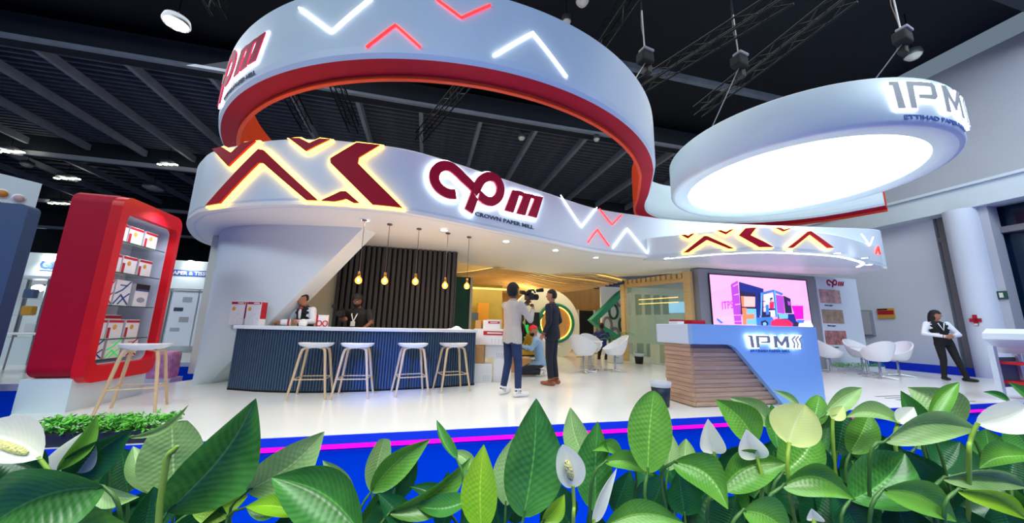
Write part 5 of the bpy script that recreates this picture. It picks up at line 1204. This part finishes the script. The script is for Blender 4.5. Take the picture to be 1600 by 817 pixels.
# 6 kneeling man
L6 = (.62, 7.9, 0); R6 = math.radians(-95)
t6, _ = person('kneeling man in red cap and light blue shirt looking at a phone', L6, R6, dict(skin='skin_b', top='blue_shirt', bottom='check_pants', shoe='sneaker', pelvis=(0, .06, .30), lean=(0, -.10, -.01), wide=1.0, legw=1.02,
    arms={1: ((.24, -.14, .58), (.10, -.34, .62), (-1, 0, .4)), -1: ((-.24, -.14, .58), (-.08, -.36, .62), (1, 0, .4))}, legs={1: ((.14, -.36, .09), (.13, .12, .085), (.13, .24, .07)), -1: ((-.14, -.36, .09), (-.13, .12, .085), (-.13, .24, .07))}, head=(0, .30, 0), hair='cap', beard=True, curl=1.0))
t = thing('phone', 'phone held by the kneeling man', 'phone', world_of(L6, R6, (.01, -.49, .62)), R6); m = MB().box((0, 0, .01), (.075, .15, .009)); m.build('body', 'black', t); MB().box((0, 0, .0155), (.068, .14, .002)).build('screen', 'scr_sky', t)
# 7-9 people further back
for k, (px, py, Y, rz, tp, lb) in enumerate([(814, 492, 11.35, 1.2, 'black_cloth', 'person in dark jacket far behind the kneeling man, left of two'), (831, 506, 10.2, -1.0, 'mustard', 'person in mustard top far behind the kneeling man, right of two'), (940, 505, 12.1, 2.6, 'royal', 'person in royal blue top reaching to the patterned wall')]):
    p = aty(px, py, Y); zt = p.z; pel = zt - .80
    if k < 2:
        person(lb, (p.x, p.y, 0), rz, dict(skin='skin_c', top=tp, bottom='black_cloth', shoe='black', pelvis=(0, 0, pel), arms={1: ((.25, -.08, pel + .2), (.12, -.26, pel + .14), (-1, 0, 0)), -1: ((-.25, -.08, pel + .2), (-.1, -.26, pel + .14), (1, 0, 0))}, legs={1: ((.12, -.42, max(.2, pel - .02)), (.12, -.42, .09), (.12, -.58, .045)), -1: ((-.12, -.42, max(.2, pel - .02)), (-.12, -.42, .09), (-.12, -.58, .045))}, hair='short', voxel=.016))
        q = Matrix.Rotation(rz, 3, 'Z') @ Vector((0, .02, 0)); st_ = thing('low_stool', 'low seat under the person in %s' % ('dark jacket' if k == 0 else 'mustard top'), 'stool', (p.x + q.x, p.y + q.y, 0), rz); MB().lathe([(0, pel - .14), (.17, pel - .14), (.17, pel - .18), (.05, pel - .2)], n=16).build('seat', 'seat_white', st_); MB().tube([(0, 0, 0), (0, 0, pel - .18)], [.12, .04], 10).build('foot', 'chrome', st_)
    else:
        person(lb, (p.x, p.y, 0), rz, dict(skin='skin_c', top=tp, bottom='black_cloth', shoe='black', pelvis=(0, 0, max(.35, pel)), arms={1: ((.36, -.12, pel + .36), (.58, -.22, pel + .34), (0, -1, 0)), -1: ((-.26, -.05, pel + .2), (-.22, -.2, pel + .02), (1, 0, 0))}, legs={1: ((.13, -.14, pel * .52), (.12, .02, .09), (.12, -.12, .045)), -1: ((-.13, -.14, pel * .52), (-.12, .02, .09), (-.12, -.12, .045))}, hair='short', voxel=.016))

# ================================================================== RIGGING UNDER THE ROOF
def truss(label, a, b, wd=.3, bay=.5, grp='black lighting trusses under the roof'):
    a, b = Vector(a), Vector(b); d = (b - a); ln = d.length; x = d.normalized(); y = Vector((-x.y, x.x, 0)).normalized(); z = x.cross(y)
    t = thing('roof_truss', label, 'truss', a, 0, grp); c = [(y * sy + z * sz) * wd / 2 for sy, sz in ((-1, -1), (1, -1), (1, 1), (-1, 1))]
    for o_ in c: MB().tube([a + o_, b + o_], .024, 6).build('chord', 'truss', t, world=True)
    m = MB(); n_ = int(ln / bay)
    for i in range(n_):
        p, q = a + x * (i * bay), a + x * ((i + 1) * bay)
        for j in range(4):
            k = (j + 1) % 4; m.tube([p + c[j], q + c[k]] if i % 2 else [p + c[k], q + c[j]], .011, 4, cap=False)
    o = m.build('lacing', 'truss', t, world=True); o['kind'] = 'stuff'
P8 = lambda x, y, z=8.0: atz(x, y, z)
truss('black truss running up to the right from the round disc', P8(1235, -10), P8(985, 145)); truss('black truss above the right end of the round disc', P8(1330, -10), P8(1090, 175))
truss('short black truss seen through the hanging ring at left', W(-4.5, 10.4, 8), W(-4.6, 13.0, 8)); truss('short black truss seen through the left centre of the ring', W(-3.0, 9.8, 8), W(-2.95, 12.6, 8)); truss('slanting black truss seen through the middle of the ring', P8(655, 215), P8(735, 120))
truss('black truss top right of the ring', W(4.2, 4.0, 8.6), W(4.1, 7.6, 8.6)); truss('black truss high at the upper left', W(-5.2, 3.0, 8.8), W(-5.6, 9.2, 8.8))
# chain hoists that carry ring and disc
def hoist(label, x, y, zz, top, anchor, rd=True):
    p = atz(x, y, zz); t = thing('chain_hoist', label, 'hoist', p, .4)
    MB().box((0, 0, 0), (.34, .24, .26), bev=.04).build('body', 'black_soft', t); MB().box((.0, -.05, .16), (.30, .2, .07), bev=.02).build('cover', 'door_frame', t); MB().box((.12, .06, -.2), (.16, .14, .2), bev=.02).build('chain_bag', 'black', t)
    MB().tube([(0, 0, .15), (-.05, 0, 10.1 - p.z)], .016, 6).build('cable', 'alu', t); MB().tube([(.06, 0, .15), (.0, .06, .9), (-.02, 0, 10.1 - p.z)], .01, 6).build('cable', 'cord', t)
    an = PM[t.name].inverted() @ Vector(anchor); MB().tube([(0, 0, -.1), an], .012, 6).build('chain', 'alu', t)
    if rd: MB().ell(an + Vector((0, 0, .15)), (.06, .06, .09), 8, 6).build('hook', 'red', t)
ra = RING.P(RING.hit(1000, 150)[0], ZRT, -.15); hoist('black chain hoist above the right side of the hanging ring', 1008, 92, 7.2, None, ra)
ra = Vector((dc.x - 1.6, dc.y + 1.2, ZCT)); hoist('black chain hoist above the round light disc', 1155, 98, 7.2, None, ra)
ra = Vector((dc.x + 1.5, dc.y + 1.4, ZCT)); hoist('chain hoist with red hook behind the steel letters of the disc', 1410, 60, 7.4, None, ra)
t = thing('ring_spotlight', 'small bright spotlight on top of the round disc', 'light', (dc.x - 1.75, dc.y + .6, ZCT), 0); MB().tube([(0, 0, .02), (0, -.05, .14)], .02, 6).build('bracket', 'black', t); MB().tube([(0, .05, .16), (0, -.12, .13)], [.05, .08], 12).build('can', 'black', t); MB().ell((0, -.13, .13), (.07, .02, .07), 12, 6).build('lens', 'lamp_glow', t)
# high bay lamps
LAMPS = [(275, 38, 8.8, .30, 'round cluster high bay lamp at the upper left'), (910, 3, 8.8, .17, 'pale globe lamp above the right part of the ring'), (885, 35, 8.8, .13, 'small globe lamp just above the ring edge'), (1427, 88, 8.8, .2, 'pale lamp above the steel letters of the disc'), (815, 216, 8.7, .16, 'small lamp seen through the ring, left of two'), (932, 218, 8.7, .14, 'small lamp seen through the ring, right of two'),
         (105, 279, 8.4, .42, 'long bright lamp low above the dotted sign'), (15, 237, 8.4, .4, 'bright lamp at the left picture edge'), (262, 257, 8.4, .3, 'bright lamp beside the left end of the canopy'), (240, 295, 8.4, .5, 'round pale lamp above the red display case'), (92, 318, 8.4, .42, 'bright lamp between slate case and red case'), (42, 258, 8.4, .25, 'small lamp right of the dotted sign')]
for i, (x, y, z, r_, lb) in enumerate(LAMPS):
    p = atz(x, y, z); t = thing('high_bay_lamp', lb, 'lamp', p, 0, 'high bay lamps under the roof')
    MB().lathe([(r_ * .95, .0), (r_, .05), (r_ * .9, .18), (r_ * .2, .26), (0, .26)], n=20).build('housing', 'alu', t)
    if i in (0, 6, 7, 8, 10):
        if i == 0:
            for k in range(9): a = 2 * PI * k / 8; rr_ = r_ * .62 if k < 8 else 0; MB().lathe([(0, 0), (r_ * .22, 0), (r_ * .22, .02)], (rr_ * math.cos(a), rr_ * math.sin(a), -.012), 12).build('cell', 'lamp_glow', t)
        else:
            for k in range(4): MB().lathe([(0, 0), (r_ * .28, 0), (r_ * .28, .02)], ((k - 1.5) * r_ * .9, 0, -.012), 12).build('cell', 'lamp_glow', t)
    else: MB().lathe([(0, -.1), (r_ * .6, -.07), (r_ * .93, .02)], n=20).build('diffuser', 'cream', t)
    MB().tube([(0, 0, .25), (0, 0, 10.2 - z)], .012, 6).build('cable', 'truss', t)

# ================================================================== PEACE LILIES IN FRONT OF THE CAMERA
pl_box = thing('long_planter', 'long white planter trough that holds the peace lilies in front', 'planter', (0, .95, ZH), 0)
MB().box((0, 0, .24), (4.6, .70, .48)).build('trough', 'planter_white', pl_box); MB().box((0, 0, .485), (4.5, .6, .03)).build('soil', 'soil', pl_box)
ZSOIL = ZH + .50
PXL = []            # plants: root x, label
plants = []
def plant(x, label, y=.95):
    t = thing('peace_lily', label, 'plant', (x, y, ZSOIL), 0, 'peace lilies in the front planter'); plants.append((x, y, t)); return t
XS = [-1.75, -1.3, -.85, -.45, -.12, .18, .5, .82, 1.15, 1.5, 1.85]
PLB = ['peace lily at the left edge with a big white flower cut by the frame', 'peace lily with white flower and dark leaf before the hedge box', 'peace lily with a yellow-green bare stalk and a long glossy leaf', 'peace lily with one pale leaf against the blue carpet, below the bar', 'peace lily with narrow upright leaves in front of the bar stools', 'peace lily with the tallest pointed leaf below the standing cameraman', 'peace lily with a white flower and pale spadix left of the rounded leaf', 'peace lily with the upright rounded leaf before the waste bin', 'peace lily with yellow-white flower below the reception desk', 'dense peace lily with broad arching leaves right of the reception desk', 'peace lily with white flower at the right edge below the lectern']
for x, lb in zip(XS, PLB): plant(x, lb)
def nearest_plant(x):
    return min(plants, key=lambda q: abs(q[0] - x))
rl = random.Random(21)
def leaf_mesh(b, tp, wd, roll, bend, droop, cup, matn, plant_t, wprof='leaf', petiole=True, pm='stem_dark', name='leaf', nu=60, nv=12):
    """b, tp world points; width wd (m); bend sideways and droop (m) bow the midrib"""
    b, tp = Vector(b), Vector(tp); ax = (tp - b); ln = ax.length; ax.normalize(); view = (CAM - (b + tp) / 2).normalized()
    side = ax.cross(view).normalized(); nrm = side.cross(ax).normalized()
    Rm = Matrix.Rotation(roll, 3, ax); side = Rm @ side; nrm = Rm @ nrm
    # bowed midrib
    def mid(t): return b + ax * (ln * t) + side * (bend * math.sin(PI * t)) + Vector((0, 0, 1)) * (droop * math.sin(PI * t))
    ph = rl.uniform(0, 6); fr = rl.uniform(34, 44)
    def fn(u, v):
        t = u; a = (v - .5) * 2
        if wprof == 'leaf': wq = (math.sin(PI * min(1, t) ** .82) ** .82 if 0 < t < 1 else 0) * (1 - .25 * t ** 6)
        elif wprof == 'round': wq = math.sin(PI * min(1, max(0, t)) ** .95) ** .58 if 0 < t < 1 else 0
        elif wprof == 'blunt': wq = math.sin(PI * (t * .86 + .02) ** .9) ** .7 if t < .999 else .3
        else: wq = (math.sin(PI * t ** .7) ** .9 if 0 < t < 1 else 0)
        hw = wd / 2 * wq; e = abs(a)
        cupz = cup * hw * (1 - math.cos(e * 1.25)) * 2.2 - .10 * hw * math.exp(-(a / .09) ** 2)
        vein = .075 * hw * math.sin((t - .275 * e) * 95) * e ** .6 * (1.05 - e) * 1.6 if name == 'leaf' else .02 * hw * math.sin(9 * t + 3 * a)
        wavy = .05 * hw * e * e * math.sin(7 * t + ph + (2 if a > 0 else 0))
        return mid(t) + side * (a * hw * (1 - .12 * e * e * abs(cup))) + nrm * (cupz + vein * .55 + wavy)
    m = MB(); m.grid(fn, nu, nv)
    o = m.build(name, matn, plant_t, world=True)
    if petiole:
        r = Vector(PM[plant_t.name].translation); r = Vector((r.x + (b.x - r.x) * .25, r.y + (b.y - r.y) * .25, r.z - .02)); up_ = ax.z > -.05
        q1 = b - ax * .035 - Vector((0, 0, .03)) if up_ else b - Vector((ax.x, ax.y, 0)) * .03 - Vector((0, 0, .05))
        pts = crom([mid(.06), b, q1, q1.lerp(r, .5) - Vector((0, 0, .01)), r], 4)
        mm = MB(); mm.tube(pts, [.0022] * 5 + [.0032] * (len(pts) - 5), 6); mm.build('petiole', pm, o, world=True)
    return o
# base px, tip px, width px, depth at base and tip (m), material, roll, bend px, profile, cup
D, MI, PA, LI, SH = 'leaf_deep', 'leaf_mid', 'leaf_pale', 'leaf_lime', 'leaf_shade'
LV = [
 ((262, 800), (400, 622), 105, .66, .70, D, .25, 14, 'leaf', .5), ((272, 775), (268, 660), 78, .78, .80, PA, -.1, 0, 'blunt', .25), ((238, 772), (208, 697), 36, .76, .80, PA, .3, -4, 'leaf', .3),
 ((118, 748), (206, 672), 58, .70, .72, SH, .2, -8, 'leaf', .4), ((90, 735), (152, 648), 26, .66, .70, MI, .2, 6, 'leaf', .6), ((202, 684), (295, 632), 13, .74, .78, PA, .2, 12, 'leaf', .5),
 ((165, 762), (-45, 842), 120, .56, .50, D, -.2, 22, 'leaf', .4), ((40, 772), (235, 842), 105, .60, .55, MI, .2, 26, 'leaf', .4), ((70, 748), (-25, 716), 52, .62, .60, SH, 0, 8, 'leaf', .4), ((300, 800), (388, 774), 36, .72, .76, LI, .3, 6, 'leaf', .4), ((148, 758), (218, 776), 30, .66, .66, PA, .4, 8, 'leaf', .4), ((345, 800), (372, 700), 48, .80, .84, D, .5, 6, 'leaf', .4), ((200, 770), (190, 700), 50, .78, .80, SH, .2, 0, 'leaf', .4),
 ((386, 768), (507, 674), 72, .72, .78, PA, .15, 10, 'leaf', .35), ((565, 835), (424, 746), 88, .64, .66, D, -.2, 16, 'leaf', .5), ((556, 792), (504, 719), 30, .76, .80, PA, -.4, 6, 'leaf', .4), ((385, 792), (455, 782), 28, .70, .72, D, .4, 6, 'leaf', .4), ((583, 768), (601, 685), 36, .78, .80, PA, .1, -2, 'blunt', .2), ((580, 768), (672, 686), 44, .74, .78, MI, .3, -8, 'leaf', .5),
 ((714, 718), (682, 656), 20, .74, .78, D, .5, -6, 'leaf', .6), ((608, 802), (736, 714), 46, .70, .76, MI, .5, 16, 'leaf', .5), ((752, 830), (756, 694), 58, .62, .66, LI, -.1, -4, 'leaf', .3), ((470, 803), (383, 792), 32, .66, .68, LI, .2, 6, 'leaf', .4), ((700, 800), (640, 760), 30, .74, .76, SH, .3, 8, 'leaf', .4), ((690, 830), (700, 735), 36, .76, .80, SH, -.4, 4, 'leaf', .4), ((560, 830), (610, 745), 40, .74, .76, D, .4, 4, 'leaf', .4), ((745, 740), (700, 705), 22, .80, .82, PA, .2, 6, 'leaf', .4), ((640, 835), (590, 770), 40, .7, .72, SH, .2, 4, 'leaf', .4), ((735, 780), (650, 790), 34, .72, .72, D, .4, -8, 'leaf', .4),
 ((818, 808), (838, 622), 92, .60, .64, D, .1, 6, 'leaf', .35), ((790, 790), (806, 680), 44, .70, .74, PA, -.3, -4, 'leaf', .3), ((918, 725), (891, 636), 42, .74, .78, PA, .1, -6, 'leaf', .3), ((930, 800), (934, 658), 60, .68, .72, D, -.15, -2, 'leaf', .35), ((975, 722), (926, 704), 24, .70, .68, MI, .3, 14, 'leaf', .5), ((1012, 738), (1022, 610), 66, .62, .66, MI, .0, -2, 'round', .25), ((945, 722), (1022, 743), 30, .66, .64, MI, -.2, -10, 'leaf', .5), ((1044, 735), (1050, 678), 28, .74, .76, PA, .3, 0, 'leaf', .4),
 ((1052, 722), (1138, 796), 58, .62, .56, MI, -.1, -20, 'leaf', .4), ((1070, 722), (1072, 685), 26, .78, .8, PA, .2, 0, 'leaf', .4), ((945, 822), (1070, 818), 44, .58, .58, MI, .1, -14, 'leaf', .4), ((848, 815), (882, 772), 28, .64, .66, LI, .3, 4, 'leaf', .4), ((960, 800), (985, 735), 46, .76, .78, SH, .3, 0, 'leaf', .4), ((1010, 800), (1035, 740), 50, .74, .74, SH, -.3, 4, 'leaf', .4), ((1070, 805), (1060, 735), 52, .72, .74, SH, .2, 0, 'leaf', .4), ((890, 820), (860, 750), 46, .74, .76, SH, .2, 0, 'leaf', .4), ((780, 825), (770, 740), 46, .72, .74, SH, .2, 0, 'leaf', .4), ((1100, 810), (1125, 720), 44, .74, .76, SH, -.4, 4, 'leaf', .4),
 ((1182, 692), (1118, 624), 52, .72, .76, MI, .15, 8, 'leaf', .4), ((1208, 668), (1140, 621), 32, .78, .82, PA, .1, 8, 'leaf', .4), ((1250, 637), (1208, 610), 12, .76, .78, PA, .4, 4, 'leaf', .5), ((1264, 668), (1280, 618), 30, .74, .76, MI, .0, 2, 'round', .3), ((1288, 648), (1347, 606), 28, .72, .76, PA, .3, -4, 'leaf', .5), ((1216, 702), (1205, 631), 30, .76, .8, D, .3, 0, 'leaf', .4),
 ((1128, 764), (1230, 724), 54, .62, .62, MI, .2, -14, 'leaf', .45), ((1222, 740), (1275, 672), 56, .68, .7, MI, -.1, 6, 'leaf', .4), ((1268, 732), (1302, 640), 26, .72, .74, D, .5, -6, 'leaf', .5), ((1328, 708), (1358, 648), 40, .74, .76, MI, .2, 2, 'round', .3), ((1415, 664), (1322, 652), 30, .7, .7, PA, .4, 14, 'leaf', .5), ((1308, 710), (1322, 642), 46, .78, .8, SH, .1, 0, 'leaf', .3),
 ((1448, 664), (1407, 610), 30, .72, .74, D, .4, -6, 'leaf', .5), ((1500, 668), (1418, 605), 58, .74, .8, PA, .1, 10, 'leaf', .35), ((1450, 662), (1499, 597), 26, .70, .74, MI, .4, -6, 'leaf', .5), ((1382, 690), (1530, 672), 46, .62, .62, PA, .4, -20, 'leaf', .5), ((1222, 760), (1335, 780), 50, .58, .56, MI, .2, -22, 'leaf', .45), ((1328, 782), (1414, 708), 78, .62, .66, D, .1, 8, 'leaf', .4),
 ((1472, 748), (1605, 762), 36, .60, .6, PA, .5, -14, 'leaf', .5), ((1378, 766), (1495, 815), 52, .58, .56, MI, .0, -16, 'leaf', .45), ((1495, 766), (1605, 812), 34, .56, .54, LI, .3, -14, 'leaf', .45), ((1160, 798), (1240, 840), 60, .56, .54, MI, -.1, -10, 'leaf', .4), ((1612, 712), (1530, 732), 36, .62, .6, MI, .3, 8, 'leaf', .5), ((1608, 702), (1572, 655), 44, .66, .68, D, .2, 0, 'leaf', .4), ((1612, 628), (1576, 597), 18, .66, .68, D, .5, 2, 'leaf', .5), ((1578, 628), (1536, 612), 12, .7, .72, D, .5, 3, 'leaf', .5),
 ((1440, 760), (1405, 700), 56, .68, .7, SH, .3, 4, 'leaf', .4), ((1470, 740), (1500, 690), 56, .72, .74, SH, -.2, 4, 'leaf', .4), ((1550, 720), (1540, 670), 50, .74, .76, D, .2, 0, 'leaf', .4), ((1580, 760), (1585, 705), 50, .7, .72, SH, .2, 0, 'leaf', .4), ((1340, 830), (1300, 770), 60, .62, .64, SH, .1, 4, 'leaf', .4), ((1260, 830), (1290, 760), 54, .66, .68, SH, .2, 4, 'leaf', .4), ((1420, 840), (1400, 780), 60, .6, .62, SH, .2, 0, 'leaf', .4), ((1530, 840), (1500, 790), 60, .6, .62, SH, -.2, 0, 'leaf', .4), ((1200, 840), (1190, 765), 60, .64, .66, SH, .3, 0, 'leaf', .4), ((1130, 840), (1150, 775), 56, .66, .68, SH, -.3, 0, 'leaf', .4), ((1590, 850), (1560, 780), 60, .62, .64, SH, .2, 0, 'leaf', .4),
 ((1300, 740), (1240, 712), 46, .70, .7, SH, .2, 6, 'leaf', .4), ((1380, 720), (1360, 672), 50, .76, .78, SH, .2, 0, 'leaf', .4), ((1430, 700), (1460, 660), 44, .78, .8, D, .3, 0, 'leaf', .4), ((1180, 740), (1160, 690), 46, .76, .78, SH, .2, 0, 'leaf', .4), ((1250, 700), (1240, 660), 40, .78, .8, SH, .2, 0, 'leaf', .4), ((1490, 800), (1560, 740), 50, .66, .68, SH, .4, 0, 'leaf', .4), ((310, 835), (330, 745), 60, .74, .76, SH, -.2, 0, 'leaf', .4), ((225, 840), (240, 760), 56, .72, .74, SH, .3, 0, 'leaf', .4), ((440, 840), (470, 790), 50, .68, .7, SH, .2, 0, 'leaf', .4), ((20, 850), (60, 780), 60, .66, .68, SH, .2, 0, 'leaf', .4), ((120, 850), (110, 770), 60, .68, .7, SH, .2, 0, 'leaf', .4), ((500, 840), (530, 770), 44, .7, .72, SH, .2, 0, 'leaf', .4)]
for (bx, by), (tx, ty), wpx, d0, d1, mt, roll, bend, prof_, cup in LV:
    b = atr(bx, by, d0 * 1.12); tp = atr(tx, ty, d1 * 1.12); dm = (d0 + d1) / 2 * 1.12
    leaf_mesh(b, tp, wpx / FPX * dm, roll, bend / FPX * dm, 0, cup, mt, nearest_plant(b.x / b.y * .95)[2], prof_, pm='stem_dark')
# extra shaded undergrowth below the frame edge and behind
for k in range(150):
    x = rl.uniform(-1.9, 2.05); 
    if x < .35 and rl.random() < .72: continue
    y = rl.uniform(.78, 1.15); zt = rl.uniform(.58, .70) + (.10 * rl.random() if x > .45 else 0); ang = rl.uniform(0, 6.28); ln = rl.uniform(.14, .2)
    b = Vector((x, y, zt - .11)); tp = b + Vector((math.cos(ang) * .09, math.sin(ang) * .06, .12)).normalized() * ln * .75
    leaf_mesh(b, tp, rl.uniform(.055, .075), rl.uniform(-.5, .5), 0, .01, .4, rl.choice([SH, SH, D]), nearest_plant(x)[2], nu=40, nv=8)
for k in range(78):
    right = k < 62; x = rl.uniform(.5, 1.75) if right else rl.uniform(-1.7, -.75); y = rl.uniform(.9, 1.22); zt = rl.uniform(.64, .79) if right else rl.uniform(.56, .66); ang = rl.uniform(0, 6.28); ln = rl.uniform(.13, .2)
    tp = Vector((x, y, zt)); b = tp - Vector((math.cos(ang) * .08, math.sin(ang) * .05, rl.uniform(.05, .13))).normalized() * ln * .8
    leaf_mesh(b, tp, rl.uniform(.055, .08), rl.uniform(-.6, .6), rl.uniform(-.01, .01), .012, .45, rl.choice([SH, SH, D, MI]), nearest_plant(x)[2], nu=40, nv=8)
# flowers: spathe, spadix, stalk
def flower(bpx, tpx, wpx, d, matn, label, roll=0, bend=0, cup=.5, spad=True, stalk=None, prof='spathe'):
    b = atr(*bpx, d); tp = atr(*tpx, d); pt = nearest_plant(b.x / b.y * .95)[2]
    o = leaf_mesh(b, tp, wpx / FPX * d, roll, bend / FPX * d, 0, cup, matn, pt, prof, petiole=False, name='spathe', nu=18, nv=14); o['label'] = label
    ax = (tp - b); view = (CAM - b).normalized()
    if spad:
        p0 = b + ax * .18 + view * .008; p1 = b + ax * .62 + view * .014; m = MB(); m.tube([p0, p0.lerp(p1, .15), p0.lerp(p1, .5), p0.lerp(p1, .85), p1], [.003, .0065, .0075, .006, .002], 12); m.build('spadix', 'spadix', o, world=True)
    r = Vector(PM[pt.name].translation); st_ = [b + ax * .05] + ([atr(*q, d) for q in stalk] if stalk else [b + Vector((0, .01, -.10))]) + [Vector((r.x + (b.x - r.x) * .3, r.y, r.z - .02))]
    m = MB(); pts = crom(st_, 5); m.tube(pts, [.0035] * len(pts), 8); m.build('stalk', 'stem', o, world=True)
flower((66, 716), (-62, 672), 66, .66, 'spathe', 'large white spathe cut by the left frame edge', .1, 8, .5, stalk=[(80, 742), (84, 770)])
flower((112, 738), (143, 668), 56, .78, 'spathe', 'white spathe behind a narrow green leaf', -.1, -4, .4, False)
flower((896, 762), (879, 694), 46, .66, 'spathe', 'white spathe facing forward with pale spadix', 0, 3, .3, stalk=[(897, 790), (896, 830)], prof='round')
flower((926, 815), (964, 731), 20, .64, 'spathe', 'closed narrow greenish white spathe', .5, -5, .8, False)
flower((1116, 708), (1106, 654), 38, .78, 'spathe', 'small half-open white spathe', .2, -4, .6, False)
flower((1184, 716), (1166, 670), 42, .70, 'spathe', 'pointed white spathe below the desk', .1, -4, .4, False)
flower((1232, 694), (1258, 632), 66, .68, 'spathe_lime', 'broad yellow-white spathe', 0, -2, .3, False, prof='round')
flower((1524, 662), (1604, 636), 46, .66, 'spathe', 'broad white spathe lying at the right', .2, 4, .4, False, stalk=[(1516, 690), (1514, 740)], prof='round')
flower((1402, 660), (1428, 636), 26, .78, 'spathe', 'small cream spathe half hidden by leaves', .2, 0, .4, False)
flower((1272, 812), (1268, 794), 24, .62, 'spathe', 'tiny white bud low among the leaves', .2, 0, .5, False)
flower((1300, 655), (1318, 634), 20, .80, 'spathe_lime', 'small cream spathe behind a pale leaf', .2, 0, .4, False)
# bare flower stalk
m = MB(); pts = crom([atr(*q, .68) for q in [(246, 850), (250, 790), (258, 735), (263, 712), (272, 703), (278, 696)]], 4); m.tube(pts, [.0055] * (len(pts) - 5) + [.005, .0045, .004, .003, .002], 8); m.build('bare_stalk', 'stem', plants[2][2], world=True)
